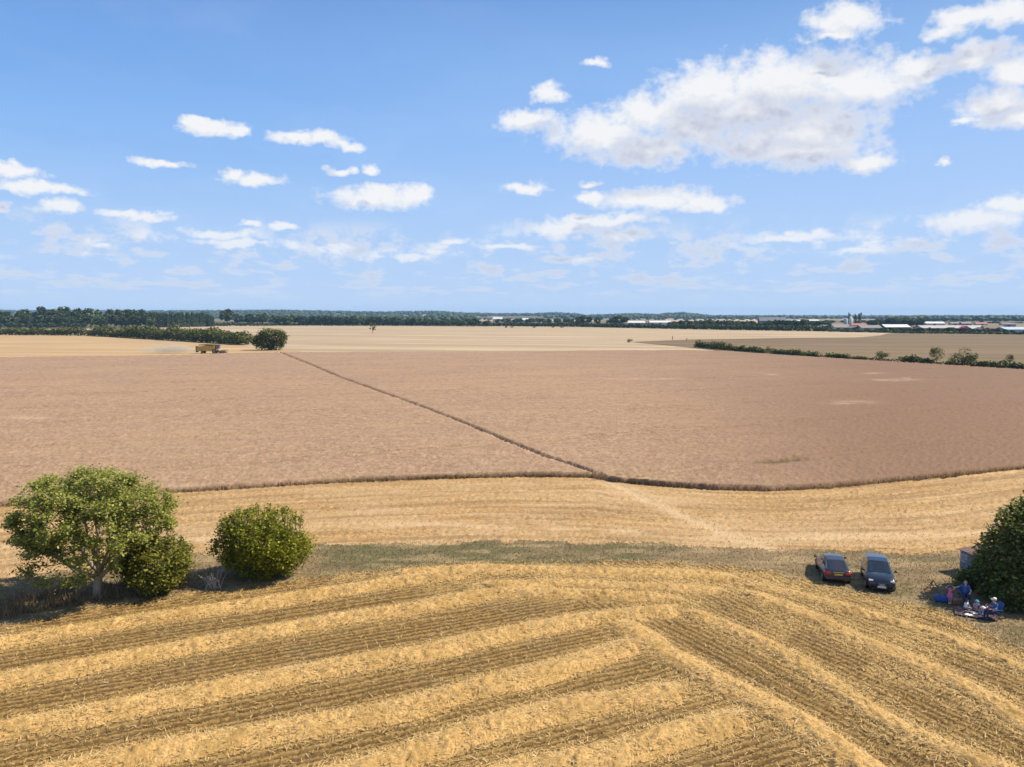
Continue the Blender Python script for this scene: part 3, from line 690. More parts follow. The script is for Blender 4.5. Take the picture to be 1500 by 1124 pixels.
prob += 0.5 * sstep(a_, 560, 700) * (1 - sstep(a_, 1120, 1260)) * (1 - sstep(b_, 856, 892)) * sstep(fbm(xx * 0.35, yy * 0.7, 82), 0.36, 0.56)
k = rng.random(len(xx)) < prob
blades('loose_straw', np.stack([xx[k], yy[k], zat(xx[k], yy[k]) + 0.03], -1), 0.34, 0.034, 1.0, M_blade_straw, label='loose golden straw littered over the near stubble and headland', cat='straw')
# pale stubble by the wheat
xx, yy = scatter(-0.8, 0.8, 46, 92, 90000, zone(2))
a_, b_ = P(xx, yy); rw = np.clip((b_ - np.interp(a_, *B_wheat)) / np.maximum(np.interp(a_, *B_gtop) - np.interp(a_, *B_wheat), 1), -0.2, 1.3) * 20
k = np.sin(rw * 2 * math.pi / 1.55 + 5 * (fbm(xx * 0.5, yy * 0.5, 3) - 0.5)) < 0.35; xx, yy = xx[k], yy[k]
blades('stubble_stalks', np.stack([xx, yy, zat(xx, yy) - 0.02], -1), 0.11, 0.07, 0.4, M_blade_mid, label='pale stubble stalks on the cut band in front of the standing wheat', cat='stubble')
# verge grass
xx, yy = scatter(-0.8, 0.8, 34, 66, 110000, zone(1))
a_, b_ = P(xx, yy); rr = np.clip(rng.random(len(xx)) * 0.7 + 0.35 - 0.45 * sstep(a_, 420, 520) * (1 - sstep(a_, 930, 1060)) + 0.3 * (fbm(xx * 0.4, yy * 0.8, 140) - 0.5), 0, 1)
blades('verge_grass', np.stack([xx, yy, zat(xx, yy) - 0.02], -1), 0.14, 0.055, 0.35, M_blade_grass, rnd=rr, label='short grey green grass growing on the verge between the two fields', cat='grass')
# rank dry grass under the lone tree
xx, yy = scatter(-0.8, -0.12, 38, 60, 60000, lambda x, y, a, b: (b < np.interp(a, *B_gbot) - 6 - 10 * fbm(x, y, 150)) & (b > np.interp(a, *B_gtop) + 26) & (a < 320) & (fbm(x * 0.9, y * 0.9, 151) > 0.40 + 0.16 * sstep(a, 100, 320)))
blades('rank_grass', np.stack([xx, yy, zat(xx, yy) - 0.03], -1), 0.62, 0.06, 0.30, M_blade_dry, label='tall dry uncut grass in the shade under the lone tree', cat='grass')
# stems along the cut edge of the wheat and of the trodden line through it
def along(poly, step, jit):
    seg = np.hypot(*np.diff(poly, axis=0).T); L = np.concatenate([[0], np.cumsum(seg)]); s = np.sort(rng.random(int(L[-1] / step)) * L[-1])
    t = np.interp(s, L, np.arange(len(poly)))
    return np.stack([np.interp(s, L, poly[:, 0]) + rng.normal(0, jit, len(s)), np.interp(s, L, poly[:, 1]) + rng.normal(0, jit, len(s))], -1)
ew = np.array([G(x, np.interp(x, *B_wheat)) for x in np.arange(-120, 1660, 8)])
e = along(ew, 0.012, 0.16); e[:, 1] += 0.1
blades('wheat_stems', np.concatenate([e, 0 * e[:, :1]], 1), 0.50, 0.05, 0.12, M_blade_wheat, label='standing wheat stems along the cut edge of the crop', cat='wheat')
tp = along(PATH_W, 0.02, 0.05); sgn = np.where(rng.random(len(tp)) < 0.5, -1, 1)
tp[:, 0] += sgn * (0.40 + 0.3 * sstep(tp[:, 1], 100, 330) + 0.12 * rng.random(len(tp)))
blades('wheat_stems', np.concatenate([tp, 0 * tp[:, :1]], 1), 0.52, 0.06, 0.16, M_blade_wheat, label='standing wheat stems on both sides of the trodden line', cat='wheat')
# ears standing proud over the nearer wheat
xx, yy = scatter(-0.8, 0.8, 62, 150, 120000, lambda x, y, a, b: (b < np.interp(a, *B_wheat) - 2) & (dist_poly(x, y, PATH_W) > 0.6))
blades('wheat_ears', np.stack([xx, yy, zat(xx, yy) - 0.10], -1), 0.15, 0.07, 0.45, M_blade_wheat, label='ripe wheat ears standing over the nearer part of the crop', cat='wheat')
#@@PLANTS
# ------------------------------------------------------------------ trees and shrubs
def leaf_cloud(C, size, r, up=0.5, asp=0.6):
    """one rhombus for each centre C"""
    n = len(C); d = r.normal(size=(n, 3)); d /= np.linalg.norm(d, axis=1)[:, None]
    nr = r.normal(size=(n, 3)); nr[:, 2] = np.abs(nr[:, 2]) + up; t2 = np.cross(nr, d); t2 /= np.linalg.norm(t2, axis=1)[:, None] + 1e-9
    t1 = np.cross(t2, nr); t1 /= np.linalg.norm(t1, axis=1)[:, None] + 1e-9
    sz = size * (0.6 + 0.8 * r.random(n))[:, None] * 0.5
    V = np.stack([C - t1 * sz, C + t2 * sz * asp, C + t1 * sz, C - t2 * sz * asp], 1).reshape(-1, 3)
    return V, np.arange(n * 4).reshape(n, 4), np.repeat(r.random(n), 4)
def leaves_obj(name, C, size, seed, m, parent, up=0.5, asp=0.6):
    r = np.random.default_rng(seed); V, F, a = leaf_cloud(np.asarray(C), size, r, up, asp)
    return obj(name, new_mesh(name, V, F, {'rnd': a}), m, parent)

def skeleton(root_pts, targets, r, limbs=()):
    """joins every target to the nearest point of the growing skeleton; returns nodes and parents"""
    N = [np.array(p, float) for p in root_pts]; par = [-1] + list(range(len(root_pts) - 1))
    order = np.argsort(np.linalg.norm(np.asarray(targets) - N[-1], axis=1))
    ends = []; nroot = len(root_pts)
    for (k0, tip) in limbs:
        p0 = N[k0]; tip = np.array(tip); L = np.linalg.norm(tip - p0); n = max(3, int(L / 0.45)); prev = k0
        for i in range(1, n + 1):
            f = i / n; hor = 1 - (1 - f) ** 1.5; q = p0 + (tip - p0) * np.array([f ** 0.85, f ** 0.85, f]) + r.normal(0, 0.05, 3)
            N.append(q); par.append(prev); prev = len(N) - 1
        ends.append(prev)
    for t in np.asarray(targets)[order]:
        A = np.array(N); vec = t - A; dd = np.linalg.norm(vec, axis=1)
        pen = dd + 1.2 * np.maximum(0, A[:, 2] - t[2] + 0.15 * dd)          # grow outwards and up
        pen[:max(1, len(root_pts) // 3)] += 3
        k = int(np.argmin(pen)); p0 = N[k]; L = np.linalg.norm(t - p0); n = max(1, int(L / 0.45)); prev = k
        for i in range(1, n + 1):
            f = i / n; q = p0 + (t - p0) * f; q = q + np.array([0, 0, -0.10 * L * math.sin(math.pi * f)]) + r.normal(0, 0.03 * L * (f < 1), 3)
            N.append(q); par.append(prev); prev = len(N) - 1
        ends.append(prev)
    return np.array(N), par, ends
def wood_mesh(N, par, r0, tip=0.012, n_big=8):
    cnt = np.zeros(len(N)); 
    has = set(par)
    for i in range(len(N)):
        if i not in has:
            j = i
            while j >= 0: cnt[j] += 1; j = par[j]
    rad = np.maximum(tip, r0 * (cnt / cnt[0]) ** 0.46)
    mb = MB(); done = set()
    for i in range(len(N)):                                       # chains from each tip back to a branching already drawn
        if i in has: continue
        ch = [i]; j = i
        while par[j] >= 0 and j not in done: done.add(j); j = par[j]; ch.append(j)
        rr = [rad[k] for k in ch]
        if len(ch) > 1: rr[-1] = min(rr[-1], rr[-2] * 1.25)
        mb.tube([N[k] for k in ch], rr, 8 if max(rr) > 0.08 else 5, cap=False)
    return mb

def near_tree(name, label, base, H_, crown, ntarget, leaf, per, spread, mleaf, mbark, trunk_h, r0, seed, low=-0.55, cat='tree', bias=None, limbs=()):
    r = np.random.default_rng(seed); t = thing(name, label, cat, (*base, 0))
    cx, cy, cz, rx, ry, rz = crown; T = []
    lum = r.normal(size=(16, 3)); lum /= np.linalg.norm(lum, axis=1)[:, None]; amp = r.uniform(-0.14, 0.12, 16)
    while len(T) < ntarget:
        v = r.normal(size=3); v /= np.linalg.norm(v)
        if v[2] < low: continue
        k = 1 + sum(a * max(0, float(v @ l)) ** 6 for a, l in zip(amp, lum))
        rad = (1 - 0.62 * r.random() ** 1.7) * k
        if bias and not bias(v, rad, r): continue
        T.append((cx + v[0] * rx * rad, cy + v[1] * ry * rad, cz + v[2] * rz * rad))
    trunk = [(0, 0, -0.15), (0.02, 0.0, trunk_h * 0.35), (0.06, 0.03, trunk_h * 0.7), (0.1, 0.05, trunk_h), (0.14, 0.05, trunk_h * 1.5), (0.15, 0.08, trunk_h * 2.1)]
    N, par, ends = skeleton(trunk, T, r, limbs)
    wood_mesh(N, par, r0).build('trunk', mbark, t, smooth=True)
    C = []
    for e_ in ends:
        n = int(per * r.uniform(0.5, 1.5)); C.append(N[e_] + r.normal(size=(n, 3)) * np.array([spread, spread, spread * 0.62]) * r.uniform(0.7, 1.25))
        p_ = par[e_]
        for k in range(2):
            if p_ > 6: C.append(N[p_] + r.normal(size=(n // 4, 3)) * spread * 0.6); p_ = par[p_]
    leaves_obj('crown', np.concatenate(C), leaf, seed + 1, mleaf, t, 1.1)
    return t
def tbase(x, y): return tuple(G(x, y))

# the lone ash by the verge
bx0 = tbase(142, 876)
near_tree('ash_tree', 'large spreading green tree with pale trunk standing alone at the left', bx0, 8.9, (-0.05, 0.2, 4.45, 4.75, 4.2, 3.65), 250, 0.18, 130, 0.28, M_ash, M_barkpale, 1.1, 0.25, 11, limbs=[(3, (-2.8, -0.6, 3.4)), (3, (2.3, -0.5, 3.6)), (4, (-1.6, 1.5, 5.7)), (4, (1.6, 1.0, 5.7)), (4, (-0.6, -1.8, 5.3)), (5, (0.3, 0.3, 6.5)), (5, (0.9, -1.4, 5.9)), (2, (-3.4, 0.9, 2.6)), (3, (0.8, 2.4, 4.8))],
          low=-0.80, bias=lambda v, rad, r: not (v[2] < 0.15 and rad < 0.62 and r.random() < 0.75) and not (v[2] < -0.2 and v[0] > 0.2 and r.random() < 0.5))
def shrub(name, label, base, rx, ry, hz, n, leaf, m, seed, shoots=0, cat='bush', per=26, spread=0.20, z0=0.1, mbark=None, dens=0.32, skirt=0.85, dome=False, lump=1.0):
    """dome of leaf clumps on stems"""
    r = np.random.default_rng(seed); t = thing(name, label, cat, (*base, 0)); T = []
    lum = r.normal(size=(26, 3)); lum /= np.linalg.norm(lum, axis=1)[:, None]; amp = r.uniform(-0.34, 0.20, 26)
    while len(T) < n:
        v = r.normal(size=3); v /= np.linalg.norm(v)
        if dome: v[2] = abs(v[2])
        k = 1 + lump * sum(a * max(0, float(v @ l)) ** 9 for a, l in zip(amp, lum)); rad = (1 - dens * r.random() ** 1.6) * k
        z = z0 + hz * (v[2] * rad if dome else 0.5 + 0.5 * v[2] * rad)
        sx = skirt + (1 - skirt) * min(1, z / (0.4 * hz))
        T.append((v[0] * rx * rad * sx, v[1] * ry * rad * sx, max(z, 0.06)))
    T = np.array(T)
    stems = MB()
    for i in range(9):
        q = T[r.integers(0, n)]; b = np.array([r.normal(0, 0.25 * rx * 0.5), r.normal(0, 0.2 * ry), -0.1])
        stems.tube([b, b * 0.4 + q * 0.5 + np.array([0, 0, 0.1 * hz]), q * 0.95], [0.05, 0.035, 0.012], 6)
    C = [T[i] + r.normal(size=(int(per * r.uniform(0.6, 1.4)), 3)) * spread for i in range(n)]
    for k in range(shoots):
        a = r.uniform(0, 2 * math.pi); q = r.random() ** 0.5 * 0.85; b = np.array([math.cos(a) * rx * q, math.sin(a) * ry * q, z0 + hz * (0.5 + 0.5 * math.sqrt(max(0, 1 - q * q)))])
        tip = b + np.array([r.normal(0, 0.10), r.normal(0, 0.10), r.uniform(0.25, 0.8)])
        stems.tube([b - np.array([0, 0, 0.4]), tip], [0.02, 0.008], 4)
        C.append(b + (tip - b) * r.random((14, 1)) + r.normal(size=(14, 3)) * 0.06)
    stems.build('stem', mbark or M_bark, t)['kind'] = 'stuff'
    leaves_obj('foliage', np.concatenate(C), leaf, seed + 1, m, t, 0.9)
    return t
b2 = G(228, 866); shrub('elder_bush', 'dull green bush growing against the lone tree', b2, 2.25, 1.9, 3.2, 330, 0.20, M_elder, 21, shoots=26, per=34, spread=0.24)
b3 = G(376, 852); b3[1] += 1.2
shrub('round_bush', 'dense rounded yellow green bush right of the lone tree', b3, 3.3, 2.8, 3.95, 860, 0.18, M_bush, 22, shoots=150, per=30, spread=0.20, dens=0.5)
b4 = G(1505, 893); b4[1] += 1.6
shrub('thicket', 'big dark thicket at the right edge shading the picnic', b4 + np.array([3.0, 0.4]), 4.6, 3.6, 5.6, 1200, 0.23, M_thick, 23, shoots=60, per=34, spread=0.27, dens=0.3, cat='bush', skirt=1.0, dome=True, lump=0.6)
shrub('thicket', 'lower dark scrub between the small hut and the picnic', G(1440, 866) + np.array([0.6, 0.5]), 1.9, 1.1, 1.2, 200, 0.20, M_thick, 24, shoots=12, per=26, spread=0.22, skirt=1.0, dome=True)
shrub('thicket', 'dark scrub at the foot of the thicket, behind the picnic chairs', G(1500, 903) + np.array([1.4, 0.8]), 2.6, 1.1, 1.9, 220, 0.20, M_thick, 25, shoots=8, per=26, spread=0.22, skirt=1.0, dome=True)

# pale dead stems beside the round bush
t = thing('dead_stems', 'bleached dead plant stems between the two bushes by the tree', 'dead plant', (*G(312, 862), 0))
mb = MB(); r = np.random.default_rng(4)
for k in range(26):
    a = r.uniform(0, 6.28); q = r.uniform(0.15, 0.8); b = (r.normal(0, 0.25), r.normal(0, 0.12), -0.05)
    mb.tube([b, (b[0] + math.cos(a) * q * 0.5, b[1] + math.sin(a) * 0.2, 0.55), (b[0] + math.cos(a) * q, b[1] + math.sin(a) * 0.4, r.uniform(0.7, 1.15))], [0.016, 0.013, 0.006], 4)
mb.build('stem', simple('bleached_stem', (0.45, 0.40, 0.34), 0.9), t)['kind'] = 'stuff'

# ---- far trees: a few shapes shared by many
def far_tree_mesh(name, h, w_, seed, n=560, trunk=0.12, shape='round', leaf=1.6, mleaf=None):
    r = np.random.default_rng(seed); C = []
    k = 16; cl = []
    for i in range(k):
        v = r.normal(size=3); v /= np.linalg.norm(v)
        if shape == 'round': cl.append((v[0] * w_ * 0.34, v[1] * w_ * 0.34, h * (trunk + (1 - trunk) * (0.5 + 0.33 * v[2])), w_ * r.uniform(0.16, 0.27)))
        elif shape == 'low': cl.append((v[0] * w_ * 0.33, v[1] * w_ * 0.33, h * (0.48 + 0.32 * v[2]), w_ * r.uniform(0.18, 0.28)))
        elif shape == 'column': cl.append((v[0] * w_ * 0.22, v[1] * w_ * 0.22, h * (0.06 + 0.86 * (i + 0.5) / k), w_ * (0.42 - 0.26 * (i / k) ** 1.6)))
        elif shape == 'bush': cl.append((v[0] * w_ * 0.34, v[1] * w_ * 0.34, h * (0.35 + 0.28 * v[2]), w_ * r.uniform(0.18, 0.26)))
        else: cl.append((v[0] * w_ * 0.36, v[1] * w_ * 0.36, h * (0.35 + 0.6 * r.random()), w_ * r.uniform(0.07, 0.15)))
    for (x, y, z, q) in cl:
        v = r.normal(size=(n // k, 3)); v /= np.linalg.norm(v, axis=1)[:, None]; v *= (1 - 0.5 * r.random((len(v), 1)) ** 2)
        C.append(np.array([x, y, z]) + v * q * np.array([1, 1, 0.85 if shape != 'column' else 1.5]))
    C = np.concatenate(C); C[:, 2] = np.maximum(C[:, 2], 0.1)
    V, F, a = leaf_cloud(C, leaf, r, 0.5, 0.8)
    mb = MB(); tr = 0.022 * h
    mb.tube([(0, 0, -0.5), (0.05, 0, h * 0.3), (0.1, 0.1, h * 0.62)], [tr * 1.2, tr, tr * 0.4], 6)
    if shape == 'sparse':
        for (x, y, z, q) in cl: mb.tube([(0.05, 0, h * 0.28), (x * 0.5, y * 0.5, z * 0.75), (x, y, z)], [tr * 0.5, tr * 0.3, tr * 0.12], 5)
    nb = len(mb.v); me = bpy.data.meshes.new(name)
    me.from_pydata(mb.v + V.tolist(), [], mb.f + (F + nb).tolist()); me.update()
    at = me.attributes.new('rnd', 'FLOAT', 'POINT'); at.data.foreach_set('value', np.concatenate([np.full(nb, 0.2), a]).astype(np.float32))
    me.materials.append(mleaf or M_fartree); me.materials.append(M_bark)
    mi = np.zeros(len(me.polygons), np.int32); mi[:len(mb.f)] = 1; me.polygons.foreach_set('material_index', mi)
    return me
ROUND = [far_tree_mesh('tree_round', 10, 9, 30 + i) for i in range(5)]
BUSHES = [far_tree_mesh('bush_round', 4, 5, 40 + i, n=260, shape='bush', leaf=0.62, mleaf=M_hedge) for i in range(4)]
COLUMN = [far_tree_mesh('tree_column', 14, 4.2, 50 + i, n=420, shape='column', leaf=1.0, mleaf=M_conifer) for i in range(3)]
DETAIL = [far_tree_mesh('tree_detail', 10, 9, 60 + i, n=1500, leaf=0.55, mleaf=M_hedge) for i in range(3)]
DETB = [far_tree_mesh('tree_low_crown', 10, 9, 65 + i, n=1500, shape='low', leaf=0.6, mleaf=M_hedge) for i in range(2)]
SPARSE = far_tree_mesh('tree_sparse', 10, 8, 70, n=300, shape='sparse', leaf=0.9)
RT = random.Random(5)
def put(me, name, x, ytop, ybase, label, cat='tree', group=None, wpx=None, base_h=10.0, base_w=9.0, z=0.0, depth=0.0):
    """a tree whose foot stands at pixel (x, ybase) and whose top reaches ytop"""
    X_, Y_ = G(x, ybase, z); Y_ += depth
    dd = ray(x, ytop); tz = H + dd[2] / dd[1] * Y_
    X_ = dd[0] / dd[1] * Y_ if depth else X_
    hh = max(tz - z, 0.8)
    o = obj(name, me, None, None, (X_, Y_, z - 0.05)); s = hh / base_h
    sx = s if wpx is None else wpx * Y_ / FPX / base_w
    o.scale = (sx, sx, s); o.rotation_euler = (0, 0, RT.uniform(0, 6.28))
    return tag(o, label, cat, group)

# single trees and bushes that can be told apart
put(SPARSE, 'bare_topped_tree', 546, 472, 488.5, 'small thin-crowned tree standing alone in the far pale stubble', wpx=13, base_w=8)
put(BUSHES[0], 'bush', 923, 495, 501.5, 'small round bush at the pointed corner of the grassy field', 'bush', wpx=9, base_h=4, base_w=5)
for x, w_, lb in ((741, 4, 'leftmost of the small bushes beyond the far stubble'), (750, 4.5, 'second small bush from the left beyond the far stubble'), (782, 5, 'small bush alone at the middle of the far stubble edge'),
                  (810, 3.5, 'smaller of the paired bushes on the far stubble edge'), (823, 5.5, 'larger of the paired bushes on the far stubble edge')):
    put(BUSHES[1], 'bush', x, 476, 480.2, lb, 'bush', wpx=w_, base_h=4, base_w=5)
put(ROUND[1], 'tree', 846, 464, 479.5, 'slim tree standing in front of the long far hedge', wpx=8)
put(DETB[0], 'tree', 1292, 513, 528, 'low rounded tree at the middle of the right hand hedge', wpx=19)
put(DETAIL[1], 'tree', 1372, 506.5, 532.5, 'upright small tree with bare stem on the hedge line', wpx=19)
put(DETB[1], 'tree', 1410, 508, 536, 'broad bushy tree, the largest along the right hand hedge', wpx=35)
put(DETAIL[1], 'tree', 1478, 517.5, 536.5, 'thin young tree at the right end of the hedge', wpx=11)
put(DETB[0], 'tree', 1023, 496.5, 508.5, 'pale bushy tree at the left end of the right hand hedge', wpx=9)
put(DETB[1], 'bush', 1127, 506.5, 516.5, 'rounded yellow green bush rising from the right hand hedge', 'bush', wpx=14)

def hedge(name, label, pix, wid, hgt, m, seed, leaf=0.55, dens=9, group=None, var=0.45):
    r = np.random.default_rng(seed); q = np.array([G(x, y) for x, y in pix])
    seg = np.hypot(*np.diff(q, axis=0).T); L = np.concatenate([[0], np.cumsum(seg)]); n = int(L[-1] * dens)
    s = r.random(n) * L[-1]; cx_ = np.interp(s, L, q[:, 0]); cy_ = np.interp(s, L, q[:, 1])
    hh = hgt * (1 - var + 2 * var * fbm(s * (0.55 / max(hgt, 1)), s * 0, seed, 3)); a = r.random(n) * 2 * math.pi
    u = np.sqrt(r.random(n)) * (0.75 + 0.4 * fbm(s * 0.3, s * 0 + 9, seed + 1, 2)); C = np.stack([cx_ + np.cos(a) * u * wid * 0.5, cy_ + np.sin(a) * u * wid * 0.5, hh * (1 - 0.55 * u ** 2) * (0.03 + 0.97 * r.random(n) ** 0.75)], -1)
    o0 = q.mean(0); t = thing(name, label, 'hedge', (*o0, 0), group=group); C[:, 0] -= o0[0]; C[:, 1] -= o0[1]
    leaves_obj('foliage', C, leaf, seed, m, t, 0.4, 0.8)
    st = MB()
    for k in range(int(min(40, L[-1] / 4) + 2)):
        s0 = r.random() * L[-1]; x_, y_ = np.interp(s0, L, q[:, 0]) - o0[0], np.interp(s0, L, q[:, 1]) - o0[1]
        st.tube([(x_, y_, -0.3), (x_ + r.normal(0, 0.2), y_, hgt * 0.55)], [0.09, 0.03], 5)
    st.build('stem', M_bark, t)['kind'] = 'stuff'
    return t
hg = 'lengths of the right hand field hedge'
for pix, hh, lb in (([(1020, 508.5), (1070, 513)], 3.6, 'tallest length of the right hand hedge, at its left end'), ([(1072, 513.2), (1118, 517)], 2.6, 'length of hedge just left of the yellow green bush'),
                    ([(1134, 518), (1176, 521.5)], 2.5, 'length of hedge just right of the yellow green bush'), ([(1180, 522), (1198, 523)], 2.5, 'short low stub of hedge after the first gap'),
                    ([(1212, 524), (1242, 526)], 2.2, 'short low length of hedge between two gaps'), ([(1246, 526.2), (1272, 527.8)], 1.3, 'lowest scrubby bit of hedge, left of the rounded tree'),
                    ([(1320, 529.8), (1324, 530)], 1.8, 'tiny bush of hedge right of the rounded tree'), ([(1326, 530.3), (1348, 531.8)], 2.5, 'dark rounded clump of hedge left of the upright tree'),
                    ([(1352, 532), (1366, 532.8)], 1.7, 'small dark clump of hedge at the foot of the upright tree'), ([(1386, 534.5), (1400, 535)], 2.2, 'dark hedge clump at the left foot of the broad tree'),
                    ([(1426, 537), (1466, 539)], 2.6, 'dark hedge length right of the broad tree'), ([(1468, 539.5), (1560, 544)], 2.3, 'hedge length running out of the right edge')):
    hedge('hedge', lb, pix, 2.8, hh * 0.95, M_hedge, int(pix[0][0]), 0.75, 60, hg)
hedge('hedge', 'thin low weedy growth along the whole right hand hedge line', [(1018, 508.6), (1090, 514.8), (1200, 523.2), (1300, 529), (1400, 535), (1500, 541), (1560, 544.5)], 2.2, 1.1, M_hedge, 99, 0.6, 16, var=0.6)
hedge('hedgerow', 'overgrown hedgerow of shrubs behind the combine harvester', [(138, 491.5), (200, 495), (260, 498.5), (310, 501.5), (362, 505)], 12, 8.6, M_hedge, 81, 1.35, 60, var=0.4)
hedge('hedgerow', 'overgrown low hedgerow at the far left edge', [(-60, 490), (0, 490.5), (60, 491), (126, 491.5)], 10, 7.0, M_hedge, 82, 1.35, 50, var=0.5)
shr = shrub('bush', 'large rounded bush at the right end of the hedgerow by the harvester', G(390, 513) + np.array([0, 5.0]), 8.4, 6.0, 9.6, 420, 0.9, M_hedge, 83, per=16, spread=0.7, skirt=0.95)
hedge('hedge', 'long dark far hedge closing the pale stubble in the middle', [(700, 477.5), (850, 478.8), (1000, 482), (1120, 484), (1215, 485.4)], 10, 6.4, M_fartree, 84, 2.4, 16, var=0.25)
hedge('hedge', 'dark far hedge below the farm buildings on the right', [(1216, 485.8), (1330, 488), (1500, 490), (1640, 492)], 7, 2.6, M_fartree, 85, 1.9, 14, var=0.3)
hedge('hedge', 'hedge at the foot of the far tree row on the left', [(300, 478), (420, 477), (560, 477), (720, 477.8)], 8, 5.4, M_fartree, 86, 2.4, 14, var=0.4)

# the wood at the left: crowns that show against each other
def many(n, x0, x1, top, base, meshes, name, label, group, wpx, depth, jit=2.0, bh=10.0, bw=9.0):
    for i in range(n):
        x = x0 + (x1 - x0) * (i + RT.random() * 0.9) / n
        yt = np.interp(x, [p[0] for p in top], [p[1] for p in top]) + RT.uniform(-0.4, 1) * jit
        yb = np.interp(x, [p[0] for p in base], [p[1] for p in base])
        put(RT.choice(meshes), name, x, yt, yb, label, 'tree', group, RT.uniform(*wpx), bh, bw, 0, RT.uniform(*depth))
wt = [(-60, 455), (0, 456), (40, 453), (56, 449), (75, 453), (98, 448), (130, 452), (160, 453), (200, 452), (215, 456), (300, 456)]
many(18, -40, 225, [(x, y) for x, y in wt], [(-60, 479), (300, 480)], ROUND, 'wood_tree', 'broadleaf tree rising along the skyline of the far left wood', 'trees on the skyline of the left wood', (15, 25), (40, 120))
many(26, -40, 222, [(-60, 461), (100, 461), (225, 461)], [(-60, 480), (300, 480)], ROUND, 'wood_tree', 'dark broadleaf tree in the front of the far left wood', 'front trees of the left wood', (13, 20), (0, 30), 3)
many(18, -40, 130, [(-60, 472), (130, 472.5)], [(-60, 481.5), (130, 481)], ROUND, 'wood_tree', 'low dark tree along the foot of the far left wood', 'low trees along the foot of the left wood', (9, 15), (-20, 0), 2)
many(40, 213, 314, [(213, 457), (260, 456.5), (300, 457), (314, 462)], [(213, 480), (314, 478.5)], COLUMN, 'plantation_tree', 'tall narrow dark tree packed in the plantation beside the left wood', 'plantation trees beside the left wood', (5, 8), (-5, 50), 1.5, 14, 4.2)
tg = 'trees of the far tree row'
for x, yt, yb, w_, lb in ((333, 452, 476, 22, 'tallest round tree right of the plantation'), (349, 460, 475, 14, 'small tree right of the tallest round one beyond the plantation'), (366, 459, 476.5, 20, 'round tree at the left start of the far tree row'),
                          (385, 458, 476.5, 18, 'dark round tree second in the far tree row')):
    put(RT.choice(ROUND), 'tree', x, yt, yb, lb, wpx=w_)
many(34, 398, 640, [(398, 461), (480, 462), (560, 464), (640, 467)], [(398, 477), (640, 477.6)], ROUND, 'row_tree', 'green tree in the long far row left of the middle', tg, (11, 17), (0, 30), 2)
many(8, 640, 690, [(640, 469), (690, 469)], [(640, 478), (690, 478)], ROUND, 'row_tree', 'small dark tree near the right end of the far row', 'small trees ending the far row', (8, 13), (0, 20), 1)
put(ROUND[2], 'tree', 694, 466, 478.5, 'dark domed tree at the right end of the far row', wpx=19)
put(ROUND[3], 'tree', 713, 469, 478.5, 'paler tree right of the dark domed one', wpx=12)
many(18, 728, 850, [(728, 467), (760, 466), (850, 466)], [(728, 474), (850, 475.5)], ROUND, 'tree', 'tree among the distant houses in the middle', 'trees around the distant houses', (7, 12), (0, 120), 2)
for x, yt, yb, w_, lb in ((857, 462, 476, 20, 'broad pale tree left of the distant white sheds'), (875, 465, 476, 10, 'narrow dark tree beside the broad pale one'), (908, 462, 476, 24, 'broad domed tree just left of the distant white sheds'), (893, 467, 476, 12, 'low tree between two broad ones by the white sheds')):
    put(RT.choice(ROUND), 'tree', x, yt, yb, lb, wpx=w_)
many(22, 980, 1110, [(980, 470), (1040, 467), (1110, 470)], [(980, 479), (1110, 481.5)], ROUND, 'tree', 'green tree behind the far hedge right of the white sheds', 'trees behind the far hedge', (8, 15), (0, 60), 2)
many(22, 1108, 1215, [(1108, 470), (1180, 467), (1215, 472)], [(1108, 483), (1215, 484)], ROUND, 'tree', 'green tree behind the hedge left of the farm buildings', 'trees left of the farm buildings', (9, 18), (0, 40), 2.5)
many(20, 1278, 1352, [(1278, 468), (1310, 465), (1352, 466)], [(1278, 479), (1352, 479)], ROUND, 'tree', 'pale green tree behind the farm sheds', 'trees behind the farm sheds', (10, 18), (0, 120), 2)
many(28, 1290, 1480, [(1290, 480), (1400, 479.5), (1480, 481)], [(1290, 487), (1480, 489)], ROUND, 'tree', 'low dark tree in front of the long farm roofs', 'low trees in front of the farm roofs', (6, 13), (0, 10), 1.5)
for x, yt, w_, lb in ((1243.5, 457.5, 4.2, 'slim poplar behind the white silo'), (1252.5, 459, 4.2, 'slim dark poplar in the middle of the three'), (1259, 457.5, 6.5, 'widest poplar, right of the white silo')):
    put(COLUMN[1], 'poplar_tree', x, yt, 480, lb, 'tree', 'three poplars by the silo', w_, 14, 4.2)
many(26, 1130, 1500, [(1130, 469), (1330, 469), (1500, 471)], [(1130, 474), (1500, 475)], ROUND, 'tree', 'small far tree in the vale behind the farm', 'trees in the vale behind the farm', (7, 12), (0, 200), 1.5)

# ---- hills and distant woodland
sky_x = [-400, 0, 60, 300, 420, 500, 560, 640, 680, 740, 790, 815, 845, 855, 900, 930, 965, 972, 1000, 1026, 1045, 1100, 1200, 1300, 1400, 1500, 1900]
sky_y = [456, 455, 456, 455.5, 455, 456.5, 457.5, 456.5, 459, 460, 459.5, 458.5, 460, 462, 461, 459.5, 461, 459.5, 458.3, 461, 463, 463.5, 464.2, 463.2, 464.2, 465.5, 467]
def hill_h(X_, Y_):
    x_ = 750 + FPX * X_ / (Y_ * cP + H * sP)
    top = H + (462 - np.interp(x_, sky_x, sky_y)) * Y_ / FPX - 12.0
    return np.maximum(top, 0) * sstep(Y_, 3300, 5200) * (0.96 + 0.08 * fbm(X_ * 0.002, Y_ * 0.002, 160)) - 0.3 * (1 - sstep(Y_, 3300, 3500)) - 0.1
hx = np.linspace(-0.95, 0.95, 160); hy = np.linspace(3300, 6600, 24)
HX = hx[None, :] * hy[:, None]; HY = np.repeat(hy[:, None], 160, 1)
